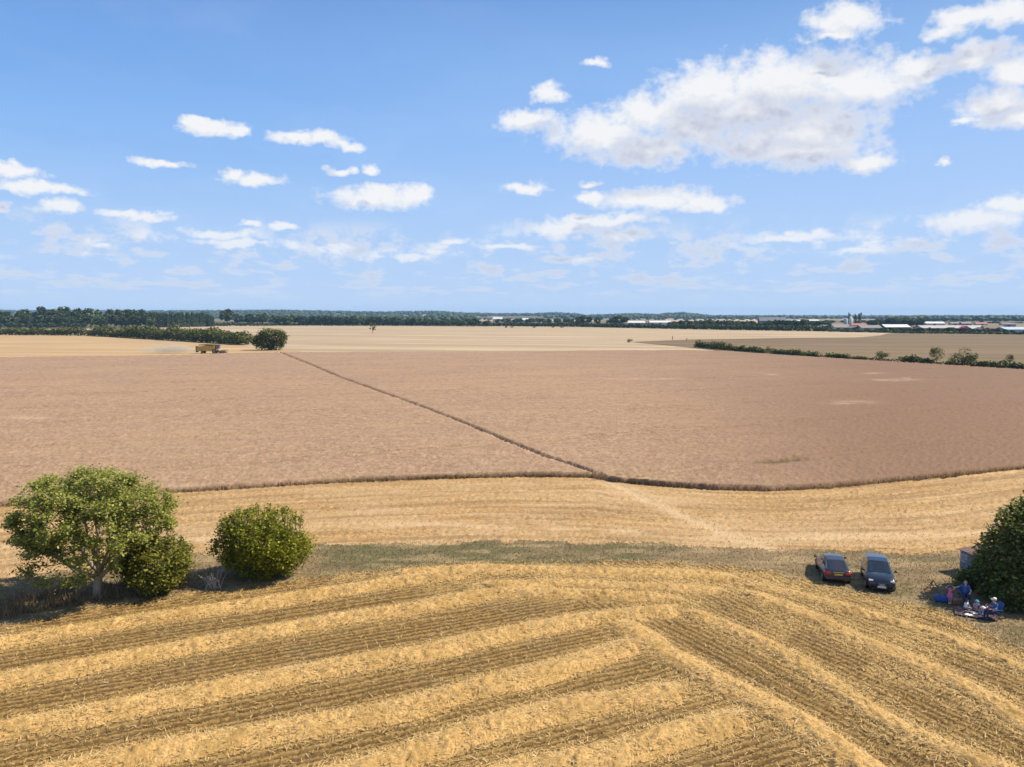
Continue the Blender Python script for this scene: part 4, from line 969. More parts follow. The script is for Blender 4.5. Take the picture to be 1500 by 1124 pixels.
# lower the back of the hill again
HZ = hill_h(HX, HY) * (1 - sstep(HY, 5400, 6600)) - 0.6 * sstep(HY, 6300, 6600)
I = np.arange(24 * 160).reshape(24, 160)
tag(obj('hills', new_mesh('hills', np.stack([HX, HY, HZ], -1).reshape(-1, 3), np.stack([I[:-1, :-1], I[:-1, 1:], I[1:, 1:], I[1:, :-1]], -1).reshape(-1, 4), smooth=True), M_ground), kind='structure')
def crown_blob(r):
    mb = MB(); mb.ell((0, 0, 0), (1, 1, 1), 7, 4); V = np.array(mb.v); V *= (1 + 0.22 * r.normal(size=(len(V), 1))); return V, mb.f
def woodland(label, pts, hgt, wid, seed):
    r = np.random.default_rng(seed); protos = [crown_blob(r) for _ in range(6)]; Vs = []; Fs = []; A = []; b = 0
    for (x_, y_, z_) in pts:
        V, F = protos[r.integers(0, 6)]; hh = hgt * r.uniform(0.65, 1.15); ww = wid * r.uniform(0.7, 1.3)
        a = r.uniform(0, 6.28); c, s = math.cos(a), math.sin(a)
        Q = np.stack([x_ + (V[:, 0] * c - V[:, 1] * s) * ww * 0.5, y_ + (V[:, 0] * s + V[:, 1] * c) * ww * 0.5, z_ + hh * 0.5 * (1 + V[:, 2])], -1)
        Vs.append(Q); Fs.append(np.array(F) + b); b += len(V); A.append(np.full(len(V), r.random()))
    me = new_mesh('woodland', np.concatenate(Vs), np.concatenate(Fs), {'rnd': np.concatenate(A)})
    return tag(obj('woodland', me, M_wood), label, 'woodland', kind='stuff')
r = np.random.default_rng(91); pts = []
for k in range(4200):
    y_ = r.uniform(3600, 5500); x_ = r.uniform(-0.9, 0.9) * y_
    px_ = 750 + FPX * x_ / y_
    if fbm(np.array([x_ * 0.0022]), np.array([y_ * 0.0022]), 170)[0] < 0.36 and y_ < 5000: continue
    pts.append((x_, y_, float(hill_h(np.array([x_]), np.array([y_]))[0])))
for k in range(2200):
    y_ = r.uniform(5050, 5350); x_ = r.uniform(-0.85, 0.85) * y_; pts.append((x_, y_, float(hill_h(np.array([x_]), np.array([y_]))[0])))
woodland('distant blue wooded hills along the whole horizon', pts, 15, 28, 92)
pts = [(x_, y_, 0) for y_ in np.linspace(2300, 3400, 9) for x_ in np.arange(0.50, 0.78, 0.006) * y_ + r.normal(0, 6, 47)]
woodland('distant bluish wood behind the farm at the right', pts, 13, 22, 93)
pts = [(x_, y_, 0) for y_ in (1950, 2000, 2060) for x_ in np.arange(-0.34, -0.05, 0.0075) * y_ + r.normal(0, 5, 39)]
woodland('dark bluish wood band behind the long far tree row', pts, 13, 20, 94)
pts = [(x_, y_, 0) for y_ in (2900, 2960) for x_ in np.arange(-0.06, 0.34, 0.009) * y_ + r.normal(0, 9, 45) if r.random() < 0.5]
woodland('broken line of hedgerow trees beyond the distant white sheds', pts, 8, 16, 95)
#@@THINGS
# ------------------------------------------------------------------ vehicles
def paint(name, c, rough=0.28, coat=0.6):
    return simple(name, c, rough, 0.35, 0.06, 3, coat)
M_black = simple('black_plastic', (0.012, 0.012, 0.014), 0.5)
M_tyre = simple('tyre_rubber', (0.018, 0.018, 0.018), 0.85)
M_rim = simple('alloy', (0.42, 0.43, 0.45), 0.35, 0.8)
M_glass = glassy('car_glass', (0.020, 0.030, 0.042))
M_chrome = simple('chrome_trim', (0.75, 0.76, 0.78), 0.15, 1.0, 0.02)
M_red = simple('tail_lamp_red', (0.42, 0.012, 0.02), 0.15, 0, 0.1, 8, 0.5)
M_lamp = simple('head_lamp', (0.75, 0.78, 0.82), 0.12, 0.4, 0.1, 12, 0.8)
M_yplate = simple('yellow_plate', (0.72, 0.50, 0.02), 0.4)
M_wplate = simple('white_plate', (0.80, 0.80, 0.78), 0.4)

def section(x, zb, zt, w_, crown=0.03):
    h = zt - zb
    half = [(w_ * 0.80, zb), (w_ * 0.95, zb + 0.06), (w_ * 0.995, zb + 0.30 * h), (w_, zb + 0.58 * h), (w_ * 0.975, zb + 0.80 * h), (w_ * 0.93, zt - 0.035), (w_ * 0.84, zt), (w_ * 0.4, zt + crown)]
    ring = [(x, -y, z) for y, z in half] + [(x, y, z) for y, z in half[::-1]]
    return ring
def car(label, loc, rz, body_c, st, cab, hatch, tall, rings):
    t = thing('parked_car', label, 'car', loc, rz, 'two cars parked on the grass'); t.scale = (0.92,) * 3
    m = paint('car_paint', body_c)
    mb = MB(); mb.loft([section(*s) for s in st]); body = mb.build('body', m, t, smooth=True)
    # cabin: bottom line at the belt, top line at the roof
    cb = MB(); L = []
    for (x, zb, wb, zt, wt) in cab:
        L.append([(x, -wb, zb - 0.05), (x, -wb * 0.99, zb), (x, -(wt + 0.02), zt - 0.05), (x, -wt * 0.93, zt), (x, -wt * 0.5, zt + 0.018), (x, wt * 0.5, zt + 0.018), (x, wt * 0.93, zt), (x, wt + 0.02, zt - 0.05), (x, wb * 0.99, zb), (x, wb, zb - 0.05)])
    cb.loft(L); cb.build('roof', m, t, smooth=False)
    def pane(name, q, off):
        q = [Vector(p) for p in q]; n = (q[1] - q[0]).cross(q[2] - q[0]).normalized(); c = sum(q, Vector()) / len(q)
        g_ = MB(); o_ = [c + (p - c) * 0.97 + n * off for p in q]; i_ = [c + (p - c) * 0.985 - n * 0.03 for p in q]
        k = len(q); g_.add(o_ + i_, [list(range(k)), list(range(2 * k - 1, k - 1, -1))] + [[j, k + j, k + (j + 1) % k, (j + 1) % k] for j in range(k)])
        return g_.build(name, M_glass, t)
    f0, f1 = cab[-1], cab[-2]; r0_, r1_ = cab[0], cab[1]
    ins = 0.07
    def lerp(a, b, s): return tuple(p + (q - p) * s for p, q in zip(a, b))
    def A(s, sgn, top): return (s[0], sgn * (s[4] * 0.93 if top else s[2] * 0.96), s[3] if top else s[1] + 0.0)
    q = [A(f0, -1, True), A(f0, 1, True), A(f1, 1, True), A(f1, -1, True)]
    q = [lerp(q[0], q[3], 0.06), lerp(q[1], q[2], 0.06), lerp(q[2], q[1], 0.08), lerp(q[3], q[0], 0.08)]
    pane('windscreen', [(p[0], p[1], p[2]) for p in q], 0.014)
    q = [A(r0_, 1, True), A(r0_, -1, True), A(r1_, -1, True), A(r1_, 1, True)]
    q = [lerp(q[0], q[3], 0.10), lerp(q[1], q[2], 0.10), lerp(q[2], q[1], 0.08), lerp(q[3], q[0], 0.08)]
    pane('rear_window', q, 0.014)
    # side windows between the pillars
    xs = [s[0] for s in cab]
    def edge(x, sgn, top):
        zb = np.interp(x, xs, [s[1] for s in cab]); wb = np.interp(x, xs, [s[2] for s in cab]); zt = np.interp(x, xs, [s[3] for s in cab]); wt = np.interp(x, xs, [s[4] for s in cab])
        f = 0.84 if top else 0.10
        za, zc = zb, zt - 0.05; ya, yc = wb * 0.99, wt + 0.02
        return (x, sgn * (ya + (yc - ya) * f), za + (zc - za) * f)
    for sgn in (-1, 1):
        for x0, x1, s0, s1 in hatch:
            q = [edge(x0, sgn, False), edge(x1, sgn, False), edge(x1 - s1, sgn, True), edge(x0 + s0, sgn, True)]
            if sgn > 0: q = q[::-1]
            pane('side_window', q, 0.012)
        tr = MB(); tr.tube([edge(x, sgn, False) for x in np.linspace(hatch[0][0] - 0.05, hatch[-1][1] + 0.1, 8)], 0.014, 5); tr.build('window_trim', M_chrome, t)
        mm = MB(); mx = f0[0] - 0.28; mm.ell((mx, sgn * 1.02, f0[1] + 0.10), (0.07, 0.11, 0.075), 10, 6); mm.tube([(mx, sgn * 0.86, f0[1] + 0.04), (mx, sgn * 1.0, f0[1] + 0.08)], 0.025, 6); mm.build('wing_mirror', M_black, t, smooth=True)
        for wx in (-1.34, 1.36):
            ar = MB(); ar.lathe([(0.36, 0.0), (0.385, 0.03), (0.385, 0.24)], 22, M=Matrix.Translation((wx, sgn * 0.66, 0.335)) @ Matrix.Rotation(-sgn * math.pi / 2, 4, 'X')); ar.build('wheel_arch', M_black, t)
            wh_ = thing('wheel', None, None, (wx, sgn * 0.80, 0.325)); wh_.parent = t
            RM = Matrix.Rotation(-sgn * math.pi / 2, 4, 'X')
            ty = MB(); ty.lathe([(0.20, -0.10), (0.30, -0.11), (0.325, -0.07), (0.325, 0.08), (0.305, 0.115), (0.225, 0.118)], 24, M=RM); ty.build('tyre', M_tyre, wh_, smooth=True)
            ri = MB(); ri.lathe([(0.225, 0.095), (0.225, 0.122), (0.205, 0.124), (0.20, 0.105)], 24, M=RM); ri.lathe([(0.06, 0.09), (0.055, 0.125)], 12, M=RM)
            for k in range(6): ri.box(-0.022, 0.022, 0.03, 0.205, 0.10, 0.120, M=RM @ Matrix.Rotation(k * math.pi / 3, 4, 'Z'))
            ri.build('rim', M_rim, wh_)
    xr, xf = st[0][0], st[-1][0]; zr = st[1][2]
    for sgn in (-1, 1):
        lm = MB(); y0, y1 = sorted((sgn * 0.50, sgn * 0.80)); lm.box(xr - 0.012, xr + 0.16, y0, y1, zr - 0.30, zr - 0.10, bev=0.03); lm.box(xr + 0.05, xr + 0.42, *sorted((sgn * 0.70, sgn * 0.885)), zr - 0.27, zr - 0.09, bev=0.03); lm.build('tail_light', M_red, t)
        lm = MB(); zf = st[-2][2]; lm.box(xf - 0.42, xf - 0.035, *sorted((sgn * 0.52, sgn * 0.80)), zf - 0.17, zf - 0.035, bev=0.03); lm.build('headlight', M_lamp, t)
    b = MB(); b.box(xr - 0.035, xr + 0.35, -0.80, 0.80, 0.34, 0.58, bev=0.05); b.build('rear_bumper', m, t)
    b = MB(); b.box(xf - 0.40, xf + 0.03, -0.76, 0.76, 0.20, 0.34, bev=0.05); b.build('front_bumper', M_black, t)
    b = MB(); b.box(xf - 0.1, xf + 0.018, -0.46, 0.46, 0.36, 0.60, bev=0.03); b.build('grille', M_black, t)
    def plate(x0, x1, z0, mat_, nx):
        p = MB(); p.box(x0, x1, -0.26, 0.26, z0, z0 + 0.11); pl_ = p.build('number_plate', mat_, t)
        ch = MB()                                                     # the characters are too small to read: dark strokes
        for i in range(7):
            y = -0.22 + i * 0.066 + (0.02 if i > 3 else 0); xx_ = x1 + 0.003 if nx > 0 else x0 - 0.003
            ch.box(min(xx_, xx_ - nx * 0.004), max(xx_, xx_ - nx * 0.004), y, y + 0.014, z0 + 0.02, z0 + 0.09); ch.box(min(xx_, xx_ - nx * 0.004), max(xx_, xx_ - nx * 0.004), y + 0.017, y + 0.042, z0 + 0.045, z0 + 0.06)
        ch.build('plate_characters', M_black, pl_)['kind'] = 'stuff'
    plate(xr - 0.045, xr - 0.01, 0.66, M_yplate, -1)
    plate(xf + 0.02, xf + 0.045, 0.335, M_wplate, 1)
    if rings:
        for k in range(4):
            e_ = MB(); c = Vector((xf + 0.03, (k - 1.5) * 0.088, 0.535)); n = 16
            e_.tube([c + Vector((0, math.cos(a) * 0.055, math.sin(a) * 0.055)) for a in np.linspace(0, 2 * math.pi, n + 1)], 0.011, 5, cap=False); e_.build('emblem_ring', M_chrome, t)
    else:
        e_ = MB(); e_.box(xr - 0.02, xr + 0.05, -0.35, 0.35, zr - 0.12, zr - 0.085); e_.build('boot_trim', M_chrome, t)
    for sgn in (-1, 1):
        for hx_ in (-0.05, -0.98):
            h_ = MB(); h_.box(hx_ - 0.09, hx_ + 0.09, *sorted((sgn * 0.885, sgn * 0.925)), 0.80, 0.83); h_.build('door_handle', M_chrome, t)
    return t
c1 = G(1219, 842); c2 = G(1285, 853)
car('charcoal hatchback parked with its rear and yellow plate towards us', (*c1, 0.0), R(90 - 12), (0.030, 0.032, 0.045),
    [(-2.16, 0.36, 0.82, 0.74), (-2.08, 0.27, 0.97, 0.84), (-1.6, 0.20, 1.0, 0.895), (-0.6, 0.18, 0.97, 0.905), (0.6, 0.18, 0.95, 0.905), (1.15, 0.18, 0.94, 0.90), (1.7, 0.2, 0.85, 0.87), (2.05, 0.24, 0.74, 0.80), (2.2, 0.30, 0.60, 0.68)],
    [(-2.02, 0.95, 0.74, 0.985, 0.68), (-1.08, 0.97, 0.82, 1.42, 0.58), (-0.3, 0.95, 0.83, 1.47, 0.60), (0.3, 0.94, 0.83, 1.43, 0.59), (1.20, 0.92, 0.78, 0.955, 0.72)],
    [(-1.45, -0.62, 0.45, 0.0), (-0.55, 0.85, 0.0, 0.62)], 1.47, False)
car('dark navy estate car facing us, white plate on its front', (*c2, 0.0), R(-90 - 18), (0.012, 0.022, 0.038),
    [(-2.2, 0.36, 0.92, 0.76), (-2.14, 0.27, 1.02, 0.86), (-1.6, 0.22, 1.05, 0.905), (-0.6, 0.20, 1.03, 0.92), (0.6, 0.20, 1.02, 0.92), (1.05, 0.20, 1.01, 0.915), (1.6, 0.22, 0.95, 0.895), (2.0, 0.25, 0.86, 0.84), (2.18, 0.30, 0.70, 0.74)],
    [(-2.12, 1.0, 0.78, 1.03, 0.74), (-1.72, 1.03, 0.84, 1.52, 0.63), (-0.6, 1.02, 0.85, 1.60, 0.65), (0.10, 1.02, 0.85, 1.55, 0.63), (1.10, 0.99, 0.80, 1.02, 0.76)],
    [(-1.75, -1.0, 0.1, 0.0), (-0.93, -0.05, 0.0, 0.0), (0.02, 0.82, 0.0, 0.62)], 1.6, True)

# ------------------------------------------------------------------ combine harvester
M_yellow = simple('harvester_yellow', (0.42, 0.28, 0.05), 0.45, 0, 0.2, 1.5)
M_dusty = simple('dusty_black', (0.05, 0.042, 0.035), 0.8, 0, 0.3, 2)
M_steel = simple('grey_steel', (0.30, 0.30, 0.30), 0.5, 0.5, 0.2)
hp = G(309, 517.3); t = thing('combine_harvester', 'yellow combine harvester cutting the far left edge of the wheat', 'harvester', (*hp, -0.15), 0)
b = MB(); b.loft([[(x, y * w_, z) for y, z in ((-1, zb), (1, zb), (1, zt - 0.25), (0.85, zt), (-0.85, zt), (-1, zt - 0.25))] for x, zb, zt, w_ in ((-4.0, 1.5, 3.3, 1.4), (-3.0, 1.1, 3.6, 1.5), (0.4, 1.0, 3.7, 1.5), (2.2, 1.1, 3.5, 1.5))]); b.build('body', M_yellow, t)
b = MB(); b.loft([[(x, y * w_, z) for y, z in ((-1, zb), (1, zb), (1, zt), (-1, zt))] for x, zb, zt, w_ in ((-6.0, 0.9, 2.9, 1.25), (-5.2, 1.0, 3.2, 1.3), (-3.98, 1.5, 3.2, 1.3))]); b.build('straw_hood', M_yellow, t)
b = MB(); b.box(-6.35, -6.02, -1.3, 1.3, 0.5, 3.3, bev=0.05); b.build('straw_chopper', M_dusty, t)
b = MB(); b.loft([[(x, y, z) for x, y in ((-0.9 - e_, -1.2 - e_), (2.0 + e_, -1.2 - e_), (2.0 + e_, 1.2 + e_), (-0.9 - e_, 1.2 + e_))] for z, e_ in ((3.68, 0), (4.15, 0.35))]); b.build('grain_tank', M_yellow, t)
b = MB(); b.box(-2.9, -1.3, -1.0, 1.0, 3.6, 3.95, bev=0.06); b.build('engine_cover', M_dusty, t)
b = MB(); b.tube([(-1.6, 0.6, 3.9), (-1.6, 0.6, 4.6)], 0.1, 8); b.build('exhaust', M_dusty, t)
b = MB(); b.tube([(1.2, -1.6, 3.2), (1.1, -1.75, 3.9), (-0.8, -1.75, 4.0), (-4.6, -1.7, 3.85)], 0.2, 8); b.build('unloading_auger', M_dusty, t)
b = MB(); b.loft([[(2.3, -1.0, 2.0), (2.3, 1.0, 2.0), (2.3, 1.0, 3.85), (2.3, -1.0, 3.85)], [(3.9, -0.95, 2.1), (3.9, 0.95, 2.1), (4.25, 0.95, 3.85), (4.25, -0.95, 3.85)]]); cb_ = b.build('cab', M_dusty, t)
for q in ([(2.5, -1.012, 2.2), (3.85, -0.985, 2.25), (4.1, -0.985, 3.65), (2.5, -1.012, 3.65)], [(3.98, -0.85, 2.3), (3.98, 0.85, 2.3), (4.26, 0.85, 3.7), (4.26, -0.85, 3.7)]):
    g_ = MB(); n = (Vector(q[1]) - Vector(q[0])).cross(Vector(q[2]) - Vector(q[0])).normalized(); g_.add(q + [tuple(Vector(p) - n * 0.02) for p in q], [[0, 1, 2, 3], [7, 6, 5, 4], [0, 4, 5, 1], [1, 5, 6, 2], [2, 6, 7, 3], [3, 7, 4, 0]]); g_.build('cab_window', glassy('cab_glass', (0.10, 0.15, 0.22)), cb_)
b = MB(); b.box(2.2, 4.45, -1.1, 1.1, 3.86, 4.02, bev=0.05); b.build('cab_roof', M_yellow, t)
b = MB(); b.loft([[(3.0, y, z) for y, z in ((-0.6, 0.9), (0.6, 0.9), (0.6, 1.8), (-0.6, 1.8))], [(4.9, y, z) for y, z in ((-0.6, 0.35), (0.6, 0.35), (0.6, 0.95), (-0.6, 0.95))]]); b.build('feeder_house', M_yellow, t)
b = MB(); b.loft([[(x, y, z) for x, z in ((4.9, 0.25), (6.2, 0.15), (6.25, 0.28), (5.1, 0.5), (5.0, 1.35), (4.8, 1.35))] for y in (-3.6, 3.6)]); b.build('header', M_dusty, t)
b = MB()
for k in range(6):
    a = k * math.pi / 3; b.tube([(6.0 + 0.5 * math.cos(a), -3.5, 1.0 + 0.5 * math.sin(a)), (6.0 + 0.5 * math.cos(a), 3.5, 1.0 + 0.5 * math.sin(a))], 0.05, 5)
for y in (-3.5, -1.2, 1.2, 3.5): b.tube([(6.0 + 0.5 * math.cos(a), y, 1.0 + 0.5 * math.sin(a)) for a in np.linspace(0, 2 * math.pi, 13)], 0.06, 5, cap=False)
b.build('reel', M_dusty, t)
for sgn in (-1, 1):
    for wx, wr in ((2.0, 0.95), (-3.4, 0.65)):
        wn_ = thing('wheel', None, None, (wx, sgn * 1.55, wr + 0.0)); wn_.parent = t; RM = Matrix.Rotation(-sgn * math.pi / 2, 4, 'X')
        q = MB(); q.lathe([(wr * 0.5, -0.3), (wr * 0.93, -0.3), (wr, -0.2), (wr, 0.2), (wr * 0.93, 0.3), (wr * 0.55, 0.28)], 20, M=RM); q.build('tyre', M_tyre, wn_)
        q = MB(); q.lathe([(wr * 0.54, 0.2), (wr * 0.54, 0.29), (wr * 0.2, 0.26), (0.12, 0.32)], 16, M=RM); q.build('rim', simple('pale_rim', (0.55, 0.52, 0.45), 0.6), wn_)
b = MB(); b.tube([(2.2, -1.75, 0.6), (2.5, -1.3, 2.1)], 0.05, 5); b.tube([(2.8, -1.75, 0.6), (3.1, -1.3, 2.1)], 0.05, 5)
for k in range(5): f = (k + 0.5) / 5; b.tube([(2.2 + 0.3 * f, -1.75 + 0.45 * f, 0.6 + 1.5 * f), (2.8 + 0.3 * f, -1.75 + 0.45 * f, 0.6 + 1.5 * f)], 0.04, 5)
b.build('ladder', M_dusty, t)
# the dust it trails
def blob(name, c, rx, ry, rz_, m, seed, k=14, n=22, amp=0.25):
    r = np.random.default_rng(seed); b = MB(); b.ell((0, 0, 0), (1, 1, 1), n, k); V = np.array(b.v)
    d = 1 + amp * (fbm(V[:, 0] * 2 + V[:, 2], V[:, 1] * 2 - V[:, 2] * 1.7, seed, 3) - 0.5) * 2
    V = V * d[:, None] * np.array([rx, ry, rz_]); V[:, 2] = np.maximum(V[:, 2], -0.25 * rz_); me = new_mesh(name, V, np.array(b.f)); return obj(name, me, m, None, c)
m, tt_, o_ = newmat('harvest_dust'); oc = tt_.N('ShaderNodeTexCoord').outputs['Object']
q = tt_.vm('MULTIPLY', oc, (1 / 17.0, 1 / 8.0, 1 / 3.4)); fall = tt_.ss(tt_.vm('LENGTH', q), 0.15, 1.0, 1, 0)
dn_ = tt_.math('MULTIPLY', tt_.math('MULTIPLY', fall, tt_.ss(tt_.noise(oc, 0.22, 3), 0.25, 0.6)), 0.26)
pv = tt_.N('ShaderNodeVolumePrincipled', {'Color': (0.97, 0.83, 0.66, 1), 'Density': dn_}); tt_.l.new(pv.outputs[0], o_.inputs['Volume'])
ob_ = blob('dust_cloud', (hp[0] - 20, hp[1] + 3, 1.2), 17, 8, 3.4, m, 3); tag(ob_, 'pale dust trailing behind the combine harvester', 'dust', kind='stuff')

# ------------------------------------------------------------------ the small hut by the thicket
M_rust = simple('rusty_sheet', (0.14, 0.082, 0.062), 0.85, 0.1, 0.35, 5, bump=0.4)
M_bluegrey = simple('weathered_blue_board', (0.17, 0.21, 0.29), 0.8, 0, 0.35, 5, bump=0.3)
M_darkboard = simple('dark_board', (0.03, 0.03, 0.035), 0.8, 0, 0.3)
hc = G(1404, 836); t = thing('small_hut', 'small old hut with rusty roof half hidden by the thicket', 'hut', (*hc, 0), R(13))
b = MB(); b.box(0.08, 1.9, -2.95, -0.05, 0.22, 1.42); b.build('wall', M_darkboard, t)
for k in range(15):
    b = MB(); b.box(0.03 - 0.008 * (k % 3), 0.085, -2.95 + k * 0.193, -2.95 + k * 0.193 + 0.175, 0.24, 1.40); b.build('plank', M_bluegrey, t)
b = MB(); b.box(0.0, 0.05, -0.62, -0.2, 0.75, 1.2); wn_ = b.build('window', glassy('hut_glass', (0.18, 0.24, 0.3), 0.2), t); b = MB()
for z in (0.72, 1.18): b.box(-0.015, 0.045, -0.66, -0.16, z, z + 0.05)
for y in (-0.67, -0.2): b.box(-0.017, 0.045, y, y + 0.05, 0.77, 1.18)
b.build('frame', simple('pale_frame', (0.5, 0.5, 0.5), 0.7), wn_)
for k in range(7):
    b = MB(); y0 = -3.1 + k * 0.46; b.loft([[(-0.12, y0, 1.44 + 0.012 * (k % 2)), (2.1, y0, 1.62 + 0.012 * (k % 2)), (2.1, y0 + 0.455, 1.62 + 0.012 * (k % 2)), (-0.12, y0 + 0.455, 1.44 + 0.012 * (k % 2))], [(-0.12, y0, 1.47 + 0.012 * (k % 2)), (2.1, y0, 1.65 + 0.012 * (k % 2)), (2.1, y0 + 0.455, 1.65 + 0.012 * (k % 2)), (-0.12, y0 + 0.455, 1.47 + 0.012 * (k % 2))]]); b.build('roof_sheet', M_rust, t)
for y in (-2.6, -0.4):
    b = MB(); b.box(0.1, 1.8, y - 0.12, y + 0.12, -0.05, 0.22); b.build('skid', M_darkboard, t)

# ------------------------------------------------------------------ people
def remeshed(mb, voxel, ratio):
    me = bpy.data.meshes.new('tmp'); me.from_pydata(mb.v, [], mb.f); me.update()
    o = bpy.data.objects.new('tmp', me); COL.objects.link(o)
    md = o.modifiers.new('r', 'REMESH'); md.mode = 'VOXEL'; md.voxel_size = voxel; md.use_smooth_shade = True
    ms = o.modifiers.new('s', 'SMOOTH'); ms.iterations = 2; ms.factor = 0.4
    if ratio < 1: d = o.modifiers.new('d', 'DECIMATE'); d.ratio = ratio
    dg = bpy.context.evaluated_depsgraph_get(); out = bpy.data.meshes.new_from_object(o.evaluated_get(dg))
    bpy.data.objects.remove(o); bpy.data.meshes.remove(me); return out
def cap(mb, a, b, ra, rb):
    a, b = Vector(a), Vector(b); mb.ell(a, (ra,) * 3, 10, 6); mb.ell(b, (rb,) * 3, 10, 6); mb.tube([a, b], [ra * 0.99, rb * 0.99], 10)
def hand(mb, wrist, d, curl, s, side):
    d = Vector(d).normalized(); up = Vector((0, 0, 1)) if abs(d.z) < 0.9 else Vector((1, 0, 0)); w_ = d.cross(up).normalized(); n = w_.cross(d)
    palm = Vector(wrist) + d * 0.05 * s
    for k in (-1, 0, 1): mb.ell(palm + w_ * 0.022 * s * k, (0.022 * s, 0.022 * s, 0.022 * s), 8, 6)
    cap(mb, Vector(wrist), palm + d * 0.03 * s, 0.024 * s, 0.03 * s)
    for k, ln in enumerate((0.068, 0.078, 0.072, 0.056)):
        b0 = palm + d * 0.035 * s + w_ * (k - 1.5) * 0.022 * s; b1 = b0 + d * ln * 0.5 * s - n * curl * 0.015 * s; b2 = b1 + d * ln * 0.42 * s - n * curl * 0.035 * s
        cap(mb, b0, b1, 0.0095 * s, 0.009 * s); cap(mb, b1, b2, 0.009 * s, 0.008 * s)
    tb = palm - d * 0.01 * s + w_ * side * 0.035 * s; t1 = tb + (d * 0.6 + w_ * side * 0.8) * 0.035 * s
    cap(mb, tb, t1, 0.012 * s, 0.0105 * s); cap(mb, t1, t1 + d * 0.03 * s, 0.0105 * s, 0.009 * s)
M_skin = simple('skin', (0.55, 0.34, 0.25), 0.55, 0, 0.06)
M_eye = simple('eye', (0.02, 0.015, 0.012), 0.2)
def cloth(name, c, c2=None):
    if c2 is None: return simple(name, c, 0.9, 0, 0.15, 9)
    m, t, o = newmat(name); tc = t.N('ShaderNodeTexCoord').outputs['Object']; n = t.noise(tc, 14, 2); c_ = t.mix(t.ss(n, 0.48, 0.54), (*c, 1), (*c2, 1)); finish(t, o, c_, rough=0.9); return m
def person(label, loc, rz, s, J, top, bottom, hair, hat=None, long_sleeve=False, skirt=False, hair_long=False, shoes=None):
    """J: joint positions for a 1.7 m body; x forward, y left"""
    t = thing('person', label, 'person', loc, rz, 'people at the picnic'); V = {k: Vector(v) * s for k, v in J.items()}
    mb = MB(); hd = V['head']; hr = 0.105 * max(s, 0.72)
    cap(mb, V['pelvis'], V['waist'], 0.135 * s, 0.115 * s); cap(mb, V['waist'], V['chest'], 0.115 * s, 0.125 * s)
    for sg, k in ((1, 'l'), (-1, 'r')):
        cap(mb, V['chest'], V['sh_' + k], 0.10 * s, 0.058 * s); cap(mb, V['sh_' + k], V['el_' + k], 0.050 * s, 0.040 * s); cap(mb, V['el_' + k], V['wr_' + k], 0.040 * s, 0.027 * s)
        hand(mb, V['wr_' + k], V['wr_' + k] - V['el_' + k], 1.0, s, -sg)
        cap(mb, V['pelvis'], V['hip_' + k], 0.12 * s, 0.092 * s); cap(mb, V['hip_' + k], V['kn_' + k], 0.085 * s, 0.056 * s); cap(mb, V['kn_' + k], V['an_' + k], 0.056 * s, 0.036 * s)
        cap(mb, V['an_' + k], V['an_' + k] + Vector(J.get('foot_' + k, (0.15, 0, -0.05))) * s, 0.036 * s, 0.032 * s)
    cap(mb, V['chest'], hd - Vector((0, 0, hr * 0.9)), 0.06 * s, 0.05 * s)
    mb.ell(hd, (hr * 0.98, hr * 0.80, hr * 1.18), 14, 10); mb.ell(hd + Vector((hr * 0.55, 0, -hr * 0.75)), (hr * 0.42, hr * 0.42, hr * 0.4), 10, 8)
    mb.ell(hd + Vector((hr * 1.0, 0, -hr * 0.12)), (hr * 0.17, hr * 0.13, hr * 0.22), 8, 6)
    mb.ell(hd + Vector((hr * 0.9, 0, -hr * 0.55)), (hr * 0.12, hr * 0.3, hr * 0.08), 8, 6)
    for sg in (-1, 1): mb.ell(hd + Vector((0, sg * hr * 0.84, -0.05 * hr)), (hr * 0.18, hr * 0.10, hr * 0.26), 8, 6)
    obj('body', remeshed(mb, 0.0115 * max(s, 0.62), 0.4), M_skin, t)
    for sg in (-1, 1): e_ = MB(); e_.ell(hd + Vector((hr * 0.86, sg * hr * 0.34, hr * 0.06)), (hr * 0.14, hr * 0.15, hr * 0.12), 8, 6); e_.build('eye', M_eye, t)
    h_ = MB(); h_.ell(hd + Vector((-hr * 0.14, 0, hr * 0.20)), (hr * 1.03, hr * 0.95, hr * 1.10), 14, 10)
    if hair_long: cap(h_, hd + Vector((-hr * 0.5, 0, 0)), hd + Vector((-hr * 0.75, 0, -hr * 1.9)), hr * 0.75, hr * 0.5)
    # trim the hair away from the face
    h_.v = [((x if x < hd.x + hr * 0.55 or z > hd.z + hr * 0.55 else hd.x + hr * 0.5), y, z) for x, y, z in h_.v]
    h_.build('hair', hair, t, smooth=True)
    c = MB(); k_ = 1.14
    cap(c, V['pelvis'], V['waist'], 0.143 * s, 0.13 * s); cap(c, V['waist'], V['chest'], 0.13 * s, 0.14 * s)
    for k in 'lr':
        cap(c, V['chest'], V['sh_' + k], 0.115 * s, 0.07 * s); e_ = V['el_' + k] if long_sleeve else V['sh_' + k].lerp(V['el_' + k], 0.55); cap(c, V['sh_' + k], e_, 0.066 * s, 0.058 * s)
        if long_sleeve: cap(c, e_, V['el_' + k].lerp(V['wr_' + k], 0.9), 0.055 * s, 0.042 * s)
    if skirt:
        for k in 'lr': cap(c, V['hip_' + k], V['hip_' + k].lerp(V['kn_' + k], 0.7), 0.13 * s, 0.14 * s)
    obj('dress' if skirt else 'shirt', remeshed(c, 0.016, 0.5), top, t)
